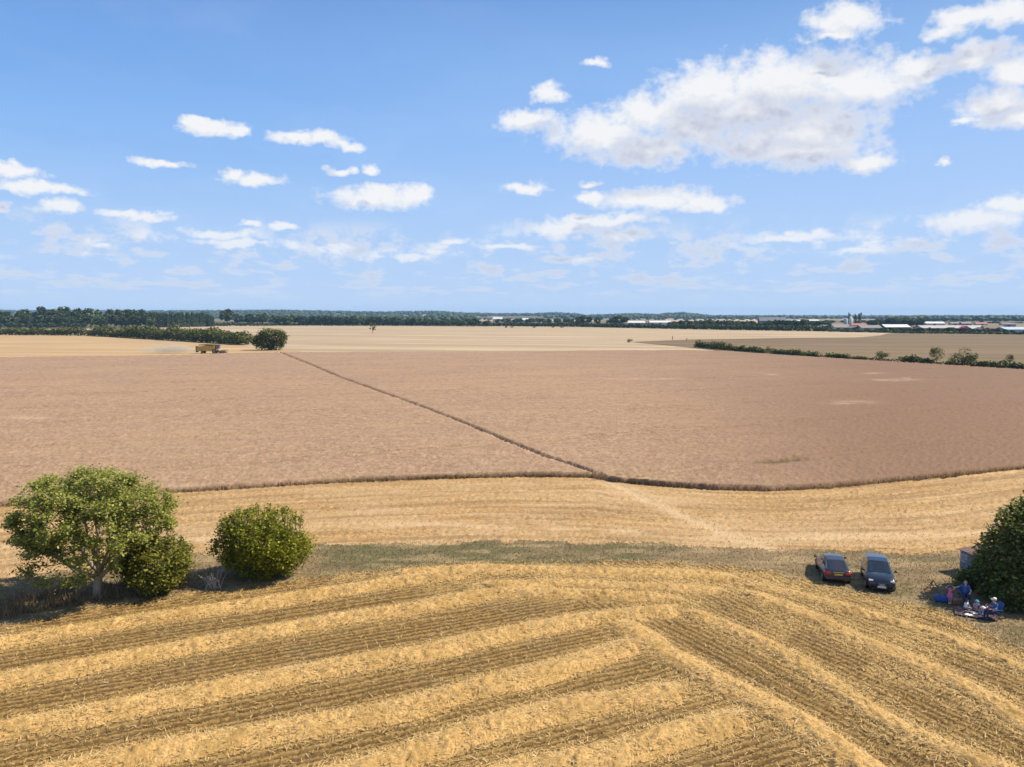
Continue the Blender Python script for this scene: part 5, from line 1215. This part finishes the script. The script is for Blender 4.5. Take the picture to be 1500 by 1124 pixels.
    if not skirt:
        c = MB(); cap(c, V['pelvis'], V['pelvis'].lerp(V['waist'], 0.25), 0.15 * s, 0.145 * s)
        for k in 'lr':
            cap(c, V['pelvis'], V['hip_' + k], 0.14 * s, 0.108 * s); cap(c, V['hip_' + k], V['kn_' + k], 0.10 * s, 0.074 * s)
            if bottom[1]: cap(c, V['kn_' + k], V['kn_' + k].lerp(V['an_' + k], 0.92), 0.074 * s, 0.055 * s)
        obj('trousers' if bottom[1] else 'shorts', remeshed(c, 0.016, 0.5), bottom[0], t)
    for k in 'lr':
        f = Vector(J.get('foot_' + k, (0.15, 0, -0.05))) * s; c = MB(); cap(c, V['an_' + k] + Vector((0, 0, -0.02 * s)), V['an_' + k] + f, 0.046 * s, 0.042 * s); c.build('shoe', shoes or M_black, t, smooth=True)
    if hat:
        q = MB(); M_ = Matrix.Translation(hd + Vector((-hr * 0.1, 0, hr * 0.62))) @ Matrix.Rotation(0.12, 4, 'Y')
        q.lathe([(hr * 1.95, -0.10 * hr), (hr * 1.2, 0.02 * hr), (hr * 1.1, 0.1 * hr), (hr * 1.02, 0.5 * hr), (hr * 0.7, 0.82 * hr), (hr * 0.05, 0.9 * hr)] if hat[1] == 'brim' else [(hr * 1.12, -0.05 * hr), (hr * 1.1, 0.2 * hr), (hr * 0.98, 0.55 * hr), (hr * 0.6, 0.8 * hr), (hr * 0.05, 0.86 * hr)], 16, M=M_)
        if hat[1] == 'cap': q.box(hr * 0.7, hr * 1.9, -hr * 0.6, hr * 0.6, hr * 0.55, hr * 0.65, M=Matrix.Translation(hd))
        q.build('hat', hat[0], t, smooth=True)
    return t
STAND = dict(pelvis=(0, 0, 0.92), waist=(0, 0, 1.08), chest=(0, 0, 1.30), head=(0.03, 0, 1.58), sh_l=(0, 0.18, 1.38), sh_r=(0, -0.18, 1.38), el_l=(0.1, 0.40, 1.50), el_r=(0.1, -0.40, 1.50), wr_l=(0.03, 0.22, 1.66), wr_r=(0.03, -0.22, 1.66),
             hip_l=(0, 0.09, 0.88), hip_r=(0, -0.09, 0.88), kn_l=(0.04, 0.10, 0.48), kn_r=(0.02, -0.07, 0.48), an_l=(-0.02, 0.10, 0.07), an_r=(0.02, -0.05, 0.07))
FLOOR = dict(pelvis=(0, 0, 0.14), waist=(0.0, 0, 0.30), chest=(0.05, 0, 0.52), head=(0.12, 0, 0.80), sh_l=(0.05, 0.18, 0.60), sh_r=(0.05, -0.18, 0.60), el_l=(0.14, 0.27, 0.36), el_r=(0.20, -0.25, 0.38), wr_l=(0.34, 0.16, 0.28), wr_r=(0.42, -0.10, 0.32),
             hip_l=(0.03, 0.10, 0.13), hip_r=(0.03, -0.10, 0.13), kn_l=(0.40, 0.30, 0.20), kn_r=(0.40, -0.30, 0.20), an_l=(0.34, -0.08, 0.08), an_r=(0.42, 0.10, 0.08), foot_l=(0.05, -0.14, -0.02), foot_r=(0.05, 0.14, -0.02))
LEGS = dict(FLOOR, kn_l=(0.44, 0.12, 0.14), kn_r=(0.44, -0.12, 0.16), an_l=(0.84, 0.13, 0.08), an_r=(0.84, -0.12, 0.08), foot_l=(0.06, 0, 0.13), foot_r=(0.06, 0, 0.13))
CHAIR = dict(pelvis=(0, 0, 0.52), waist=(-0.04, 0, 0.68), chest=(-0.06, 0, 0.90), head=(0.0, 0, 1.20), sh_l=(-0.06, 0.19, 0.98), sh_r=(-0.06, -0.19, 0.98), el_l=(0.05, 0.30, 0.74), el_r=(0.05, -0.30, 0.74), wr_l=(0.28, 0.20, 0.70), wr_r=(0.28, -0.18, 0.70),
             hip_l=(0.02, 0.10, 0.50), hip_r=(0.02, -0.10, 0.50), kn_l=(0.44, 0.13, 0.50), kn_r=(0.44, -0.12, 0.50), an_l=(0.46, 0.14, 0.08), an_r=(0.50, -0.12, 0.08))
ARMOUT = dict(CHAIR, el_r=(0.18, -0.46, 0.94), wr_r=(0.24, -0.72, 0.92))
fair, brown, dark = simple('fair_hair', (0.42, 0.30, 0.17), 0.8), simple('brown_hair', (0.10, 0.055, 0.03), 0.8), simple('dark_hair', (0.03, 0.02, 0.015), 0.8)
pink = cloth('pink_cotton', (0.60, 0.14, 0.33)); palep = cloth('pale_pink_cotton', (0.62, 0.36, 0.48)); white = cloth('white_cotton', (0.72, 0.72, 0.74)); maroon = cloth('maroon_print', (0.22, 0.03, 0.05), (0.5, 0.3, 0.3))
blue = cloth('blue_cotton', (0.06, 0.11, 0.26)); checks = cloth('blue_check', (0.2, 0.3, 0.6), (0.7, 0.7, 0.78)); grey = cloth('grey_cloth', (0.12, 0.12, 0.14)); navy = cloth('navy_cloth', (0.02, 0.03, 0.07)); turq = cloth('turquoise_hat', (0.06, 0.40, 0.45)); hatdark = cloth('dark_hat', (0.06, 0.05, 0.06)); whitehat = cloth('white_hat', (0.75, 0.75, 0.78))
def gl(x, y): p = G(x, y); return (p[0], p[1], 0.03)
CAMZ = R(-90 - 28)
person('child in pink dress standing with both hands up at a dark hat', gl(1391, 884.5), CAMZ, 0.62, STAND, pink, None, brown, (hatdark, 'brim'), skirt=True, shoes=white)
person('adult in blue shirt sitting in a blue chair, one arm stretched out', gl(1413, 883), CAMZ + R(8), 0.98, ARMOUT, blue, (navy, True), fair)
person('dark-haired child with white sleeves and maroon top sitting on the blanket', gl(1414, 894), R(-60), 0.70, FLOOR, white, (maroon, False), dark, long_sleeve=True, hair_long=True)
person('child in turquoise sun hat and pale pink top at the back of the blanket', gl(1430, 895), R(-110), 0.66, FLOOR, palep, (grey, False), brown, (turq, 'brim'))
person('toddler in white hat and blue check clothes on the blanket', gl(1440, 902), R(-150), 0.52, FLOOR, checks, (checks, True), fair, (whitehat, 'brim'))
person('child with pink top and bare legs beside the right hand chair', gl(1446, 899), R(-160), 0.62, LEGS, pink, (palep, False), brown)
person('adult in a pale cap seated in the right hand blue chair', gl(1455, 908), R(180), 0.92, CHAIR, blue, (navy, True), fair, (whitehat, 'cap'))

# ------------------------------------------------------------------ picnic things
M_chairblue = simple('blue_canvas', (0.02, 0.10, 0.29), 0.75, 0, 0.15); M_tube = simple('dark_tube', (0.03, 0.03, 0.035), 0.4, 0.6)
def chair(label, loc, rz):
    t = thing('camping_chair', label, 'chair', loc, rz, 'blue camping chairs at the picnic')
    b = MB(); V = []; F = []; n = 7
    for i in range(n):
        for j in range(n): x = -0.24 + 0.5 * i / (n - 1); y = -0.26 + 0.52 * j / (n - 1); V.append((x, y, 0.40 + 0.03 * (x / 0.26) - 0.05 * (1 - (y / 0.26) ** 2)))
    for i in range(n - 1):
        for j in range(n - 1): F.append([i * n + j, (i + 1) * n + j, (i + 1) * n + j + 1, i * n + j + 1])
    b.add(V, F); b.add([(x, y, z - 0.012) for x, y, z in V], [f[::-1] for f in F]); b.build('seat', M_chairblue, t)
    b = MB(); V = []
    for i in range(n):
        for j in range(n): y = -0.27 + 0.54 * j / (n - 1); z = 0.40 + 0.55 * i / (n - 1); V.append((-0.25 - 0.16 * i / (n - 1) - 0.05 * (1 - (y / 0.27) ** 2), y, z + 0.03 * (1 - (y / 0.27) ** 2) * (i == n - 1)))
    b.add(V, [f[::-1] for f in F]); b.add([(x - 0.012, y, z) for x, y, z in V], F); b.build('backrest', M_chairblue, t)
    for sg in (-1, 1):
        for p in ([(0.28, sg * 0.29, 0.0), (-0.26, sg * 0.27, 0.42)], [(-0.30, sg * 0.29, 0.0), (0.27, sg * 0.27, 0.44)]): q = MB(); q.tube(p, 0.013, 6); q.build('leg', M_tube, t)
        q = MB(); q.tube([(-0.26, sg * 0.275, 0.40), (-0.42, sg * 0.275, 0.97)], 0.013, 6); q.build('back_post', M_tube, t)
        q = MB(); q.box(-0.32, 0.28, sg * 0.30 - 0.035, sg * 0.30 + 0.035, 0.61, 0.635); q.build('armrest', M_chairblue, t)
    return t
a_ = gl(1413, 883); chair('left hand blue camping chair under the adult with outstretched arm', (a_[0], a_[1], 0.03), CAMZ + R(8))
a_ = gl(1455, 908); chair('right hand blue camping chair turned with its back to the thicket', (a_[0], a_[1], 0.03), R(180))
bl = gl(1429, 900); t_ = MB(); n = 18; V = []; F = []; ax = Vector((math.cos(R(-28)), math.sin(R(-28)), 0)); ay = Vector((-ax.y, ax.x, 0)); r = np.random.default_rng(6)
for i in range(n):
    for j in range(n): u_, v_ = i / (n - 1) - 0.5, j / (n - 1) - 0.5; V.append(ax * u_ * 2.1 + ay * v_ * 1.5 + Vector((0, 0, 0.035 + 0.02 * r.random())))
for i in range(n - 1):
    for j in range(n - 1): F.append([i * n + j, (i + 1) * n + j, (i + 1) * n + j + 1, i * n + j + 1])
t_.add(V, F); t_.add([v - Vector((0, 0, 0.012)) for v in V], [f[::-1] for f in F])
tag(t_.build('picnic_blanket', cloth('blanket_weave', (0.07, 0.04, 0.05), (0.2, 0.15, 0.17)), None, loc=(bl[0], bl[1], 0.03)), 'dark patterned picnic blanket spread in the shade of the thicket', 'blanket')
M_china = simple('white_china', (0.75, 0.74, 0.72), 0.35); M_food = simple('food', (0.55, 0.33, 0.14), 0.8, 0, 0.4, 30)
for x, y, rr_, lb in ((1421, 895.5, 0.13, 'white plate nearest the child with white sleeves'), (1417, 898, 0.12, 'white plate at the left corner of the blanket'), (1424.5, 899.5, 0.15, 'large white plate in the middle of the blanket'), (1429, 902, 0.13, 'white plate by the front edge of the blanket'), (1433, 896.5, 0.11, 'white plate in front of the turquoise hat')):
    p = gl(x, y); t = thing('plate', lb, 'plate', (p[0], p[1], 0.088), 0, 'plates on the picnic blanket')
    b = MB(); b.lathe([(rr_ * 0.6, 0), (rr_, 0.018), (rr_, 0.024), (rr_ * 0.62, 0.008)], 20); b.build('dish', M_china, t)
    b = MB(); b.ell((0.02, 0, 0.018), (rr_ * 0.45, rr_ * 0.4, 0.03), 10, 6); b.build('food', M_food, t)
def paper(x, y, w_, d_, rz, lb):
    b = MB(); r = np.random.default_rng(int(x)); V = []; F = []; n = 5
    for i in range(n):
        for j in range(n): V.append(((i / 4 - 0.5) * w_, (j / 4 - 0.5) * d_, 0.03 + 0.02 * r.random()))
    for i in range(4):
        for j in range(4): F.append([i * n + j, (i + 1) * n + j, (i + 1) * n + j + 1, i * n + j + 1])
    b.add(V, F); b.add([(q[0], q[1], q[2] - 0.006) for q in V], [f[::-1] for f in F]); p = gl(x, y)
    tag(b.build('napkin', white, None, loc=(p[0], p[1], 0.06), rz=rz), lb, 'napkin')
paper(1421, 903.5, 0.3, 0.2, 0.3, 'crumpled white cloth on the grass in front of the blanket'); paper(1416, 902, 0.3, 0.2, 1.0, 'small white napkin at the left front of the blanket')
p = gl(1380, 880.5); t = thing('cool_bag', 'bright blue bag lying left of the standing child', 'bag', (p[0], p[1], 0.0), R(-20)); b = MB(); b.loft([[(x * k, y * k, z) for x, y in ((-0.42, -0.22), (-0.2, -0.28), (0.25, -0.26), (0.42, -0.18), (0.42, 0.2), (-0.42, 0.22))] for z, k in ((0.0, 0.9), (0.08, 1.0), (0.26, 0.92), (0.33, 0.7))]); b.build('bag_body', simple('bright_blue_fabric', (0.012, 0.07, 0.24), 0.7), t, smooth=True)
b = MB(); b.tube([(-0.2, -0.05, 0.30), (-0.1, -0.05, 0.42), (0.1, -0.05, 0.42), (0.2, -0.05, 0.30)], 0.015, 6); b.build('strap', M_black, t)
p = gl(1400, 885); t = thing('picnic_basket', 'brown picnic basket beside the standing child', 'basket', (p[0], p[1], 0.0), R(10)); b = MB(); b.loft([[(x * k, y * k, z) for x, y in ((-0.24, -0.16), (0.24, -0.16), (0.24, 0.16), (-0.24, 0.16))] for z, k in ((0.02, 0.9), (0.28, 1.0))]); b.build('basket_body', simple('wicker', (0.20, 0.11, 0.06), 0.8, 0, 0.4, 30, bump=0.6), t)
b = MB(); b.box(-0.25, 0.25, -0.17, 0.17, 0.282, 0.31, bev=0.01); b.build('lid', simple('wicker_lid', (0.24, 0.14, 0.08), 0.8, 0, 0.4, 30), t); b = MB(); b.tube([(-0.2, 0, 0.30), (-0.12, 0, 0.42), (0.12, 0, 0.42), (0.2, 0, 0.30)], 0.014, 6); b.build('handle', M_bark, t)
p = gl(1367, 861); t = thing('rusty_frame', 'dark triangular rusty frame on the grass left of the scrub', 'metal frame', (p[0], p[1], 0.0), R(15)); t.scale = (0.6,) * 3
for q in ([(-0.45, 0, -0.03), (0.0, 0.05, 0.80)], [(0.55, 0, -0.03), (0.0, 0.05, 0.80)], [(-0.30, 0, 0.25), (0.35, 0, 0.25)], [(0.0, 0.6, -0.03), (0.0, 0.05, 0.78)]):
    b = MB(); b.tube(q, 0.045, 6); b.build('bar', M_rust, t)

# ------------------------------------------------------------------ far buildings
def mcol(n, c, r=0.7): return simple(n, tuple(0.8 * x for x in c), r, 0, 0.15, 0.3)
W_white, W_cream, W_grey, W_blue, W_dark, W_brick = mcol('white_wall', (0.70, 0.69, 0.66)), mcol('cream_wall', (0.5, 0.46, 0.4)), mcol('grey_wall', (0.32, 0.32, 0.32)), mcol('pale_blue_cladding', (0.38, 0.48, 0.60)), mcol('dark_cladding', (0.07, 0.08, 0.085)), mcol('brick_wall', (0.30, 0.17, 0.12))
R_grey, R_brown, R_white, R_red, R_pink = mcol('grey_roof', (0.26, 0.235, 0.22)), mcol('brown_roof', (0.20, 0.14, 0.11)), mcol('white_roof', (0.72, 0.72, 0.71)), mcol('red_roof', (0.42, 0.16, 0.12)), mcol('pink_roof', (0.75, 0.10, 0.28))
def barn(label, x0, x1, yb, yeave, yridge, deep, wall, roof, name='barn', cat='barn', gable=False, doors=1, rz=0.0, gable_m=None, group=None):
    """x0..x1 and the heights are photo pixels; the foot stands on the ground at pixel row yb"""
    p = G((x0 + x1) / 2, yb); px_ = p[1] / FPX * 1.0; L = (x1 - x0) * math.hypot(p[1], H) / FPX * 0.5
    def hgt(y): d = ray((x0 + x1) / 2, y); return H + d[2] / d[1] * p[1]
    he, hr = max(hgt(yeave), 1.2), max(hgt(yridge), 1.8)
    t = thing(name, label, cat, (p[0], p[1] + deep / 2, 0), rz, group); b = MB(); D = deep / 2
    if gable:   # ridge runs away from us
        b.add([(-L, -D, -0.4), (L, -D, -0.4), (L, -D, he), (0, -D, hr), (-L, -D, he), (-L, D, -0.4), (L, D, -0.4), (L, D, he), (0, D, hr), (-L, D, he)], [[0, 1, 2, 3, 4], [9, 8, 7, 6, 5], [1, 6, 7, 2], [5, 0, 4, 9]]); b.build('wall', gable_m or wall, t)
        for sg in (-1, 1):
            b = MB(); s0 = 1.06; q = [(0, -D * 1.03, hr + 0.05), (sg * L * s0, -D * 1.03, he - (hr - he) * 0.06 + 0.05), (sg * L * s0, D * 1.03, he - (hr - he) * 0.06 + 0.05), (0, D * 1.03, hr + 0.05)]
            b.add(q + [(x, y, z + 0.18) for x, y, z in q], [[0, 1, 2, 3], [7, 6, 5, 4], [0, 4, 5, 1], [1, 5, 6, 2], [2, 6, 7, 3], [3, 7, 4, 0]]); b.build('roof', roof, t)
    else:
        b.add([(-L, -D, -0.4), (-L, D, -0.4), (-L, D, he), (-L, 0, hr), (-L, -D, he), (L, -D, -0.4), (L, D, -0.4), (L, D, he), (L, 0, hr), (L, -D, he)], [[4, 3, 2, 1, 0], [5, 6, 7, 8, 9], [0, 5, 9, 4], [6, 1, 2, 7]]); b.build('wall', wall, t)
        for sg in (-1, 1):
            b = MB(); q = [(-L * 1.02, 0, hr + 0.05), (-L * 1.02, sg * D * 1.06, he - (hr - he) * 0.06 + 0.05), (L * 1.02, sg * D * 1.06, he - (hr - he) * 0.06 + 0.05), (L * 1.02, 0, hr + 0.05)]
            b.add(q + [(x, y, z + 0.18) for x, y, z in q], [[0, 1, 2, 3], [7, 6, 5, 4], [0, 4, 5, 1], [1, 5, 6, 2], [2, 6, 7, 3], [3, 7, 4, 0]]); b.build('roof', roof, t)
    for k in range(doors):
        b = MB(); cx_ = (-L + 2 * L * (k + 0.5) / doors); hw_ = min(2.2, L * 0.5 / doors); b.box(cx_ - hw_, cx_ + hw_, -D - 0.06, -D + 0.02, 0, he * 0.82); b.build('door', W_dark if wall is not W_dark else W_grey, t)
    return t
barn('grey-roofed barn with pale wall, left of the silo', 1222, 1246, 484.8, 479.8, 475.8, 13, W_white, R_grey, doors=2)
barn('dark gabled barn at the left of the farm', 1204, 1223, 484.6, 480, 476.5, 20, W_dark, R_grey, gable=True)
barn('low brown-roofed barn right of the silo', 1262, 1292, 485.6, 480.5, 477.0, 16, W_cream, R_grey, doors=2)
barn('dark-fronted barn in the middle of the farm', 1248, 1268, 485.4, 481, 478, 20, W_dark, R_brown, gable=True)
barn('small red-roofed building behind the farm barns', 1246, 1268, 481.5, 476.5, 474.2, 10, W_cream, R_red, name='farm_building', cat='building')
barn('bright white-roofed shed left of the long low shed', 1297, 1334, 484.5, 479.5, 475.8, 18, W_dark, R_white, doors=0)
barn('very long low shed with pale grey roof at the right', 1352, 1446, 484.5, 480.8, 477.2, 22, W_cream, mcol('pale_grey_roof', (0.46, 0.44, 0.42)), doors=6)
barn('bright pink pointed tent in front of the long shed', 1408, 1423, 486.6, 482.5, 477.6, 8, R_pink, R_pink, name='pink_tent', cat='tent', gable=True, gable_m=mcol('pink_canvas', (0.72, 0.12, 0.30)))
barn('small white tent at the foot of the pink one', 1417, 1426, 487.2, 485.6, 484.2, 5, W_white, R_white, name='white_tent', cat='tent', doors=0)
barn('white-ended shed right of the pink tent', 1425, 1440, 486.5, 482, 479.4, 12, W_white, R_white, gable=True)
barn('brown-roofed barn near the right edge', 1447, 1474, 486.5, 481.5, 477.0, 16, W_brick, R_brown, rz=R(-14))
barn('pale blue shed at the right edge of the picture', 1473, 1512, 488.8, 483, 479.6, 18, W_blue, mcol('pale_blue_roof', (0.42, 0.52, 0.62)), doors=2)
for x0, x1, yb, ye, yr, wl_, rf, lb in ((1354, 1384, 477.5, 474, 471.6, W_cream, R_white, 'pale long-roofed house behind the long shed, leftmost'), (1393, 1406, 477.2, 474, 472, W_cream, R_pink if False else R_grey, 'small grey house behind the pink tent'), (1409, 1424, 477.4, 474.2, 472, W_brick, R_grey, 'brick house behind the pink tent'),
                                  (1430, 1447, 477.2, 474.6, 472.6, W_cream, R_red, 'red-roofed house behind the long shed'), (1468, 1488, 478.5, 475.4, 473.2, W_grey, R_brown, 'brown house near the right edge above the blue shed')):
    barn(lb, x0, x1, yb, ye, yr, 9, wl_, rf, name='house', cat='house', group='houses behind the farm')
for x0, x1, yb, ye, yr, wl_, rf, lb in ((919, 945, 475.6, 473, 470.4, W_white, R_white, 'distant white shed left of the mast'), (952, 983, 475.8, 472.6, 470.2, W_white, R_white, 'distant white shed right of the mast'), (1113, 1152, 474.5, 470.2, 465.2, W_dark, mcol('slate_roof', (0.16, 0.18, 0.21)), 'distant dark hangar with slate roof'),
                                  (1150, 1176, 473.5, 470.2, 468.8, W_white, R_white, 'distant low white building right of the hangar'), (722, 736, 471.6, 467.4, 465, W_white, R_white, 'distant white roof leftmost in the hamlet'), (752, 762, 473.4, 469, 466.4, W_white, R_grey, 'distant white house second in the hamlet'),
                                  (765, 779, 473.2, 469, 466.3, W_cream, R_white, 'distant pale house in the middle of the hamlet'), (798, 806, 474, 470, 468, W_white, R_grey, 'distant small white house right in the hamlet'), (812, 822, 474, 470.2, 468.2, W_brick, R_red, 'distant brick house rightmost in the hamlet'), (1186, 1200, 473.4, 470, 468.6, W_white, R_white, 'distant white building left of the silo')):
    barn(lb, x0, x1, yb, ye, yr, 14, wl_, rf, name='distant_building', cat='building', doors=1)
def silo(label, x, wpx, yb, yt, mat_):
    p = G(x, yb); r_ = wpx * p[1] / FPX / 2; d = ray(x, yt); h = H + d[2] / d[1] * p[1]; t = thing('silo', label, 'silo', (*p, 0))
    b = MB(); b.lathe([(r_, -0.3), (r_, h * 0.9)], 20); b.build('barrel', mat_, t, smooth=True); b = MB(); b.lathe([(r_ * 1.04, h * 0.9), (r_ * 0.9, h * 0.94), (r_ * 0.15, h)], 20); b.build('cap', mat_, t)
    b = MB(); b.box(-0.3, 0.3, -r_ - 0.25, -r_ + 0.05, 0.5, h * 0.88); b.build('ladder', W_grey, t)
silo('white farm silo left of the poplars', 1245.6, 4.4, 482, 463.8, W_white); silo('bluish grey farm silo left of the white one', 1238.5, 4.6, 481.5, 466.2, W_blue)
p = G(950, 474); d = ray(950, 457.5); hm = H + d[2] / d[1] * p[1]; t = thing('mast', 'thin lattice mast between the distant white sheds', 'mast', (*p, 0))
for dx, dy in ((-0.6, -0.6), (0.6, -0.6), (0, 0.7)): b = MB(); b.tube([(dx, dy, -0.3), (dx * 0.3, dy * 0.3, hm)], 0.14, 5); b.build('leg', W_grey, t)
b = MB()
for k in range(10): z = hm * (k + 0.5) / 10; f = 1 - 0.7 * z / hm; b.tube([(-0.6 * f, -0.6 * f, z), (0.6 * f, -0.6 * f, z), (0, 0.7 * f, z), (-0.6 * f, -0.6 * f, z)], 0.07, 4)
b.build('bracing', W_grey, t)
for x, y, lb in ((985, 497.5, 'taller dark marker post on the edge of the grassy field'), (1006, 498.5, 'shorter dark marker post on the edge of the grassy field')):
    p = G(x, y); b = MB(); h = 2.2 if x < 1000 else 1.3; b.box(-0.18, 0.18, -0.18, 0.18, -0.3, h); b.lathe([(0.24, h), (0.24, h + 0.15), (0.05, h + 0.3)], 8); tag(b.build('marker_post', W_dark, None, loc=(*p, -0.1)), lb, 'post')

# ------------------------------------------------------------------ haze
m, tt_, o_ = newmat('haze')
pv = tt_.N('ShaderNodeVolumePrincipled', {'Color': (0.34, 0.64, 1.0, 1), 'Density': 0.000065, 'Anisotropy': 0.0}); tt_.l.new(pv.outputs[0], o_.inputs['Volume'])
b = MB(); b.box(-8200, 8200, -8200, 8200, -1.5, 75); tag(b.build('haze', m), 'thin blue summer haze over the distant fields', 'haze', kind='stuff')
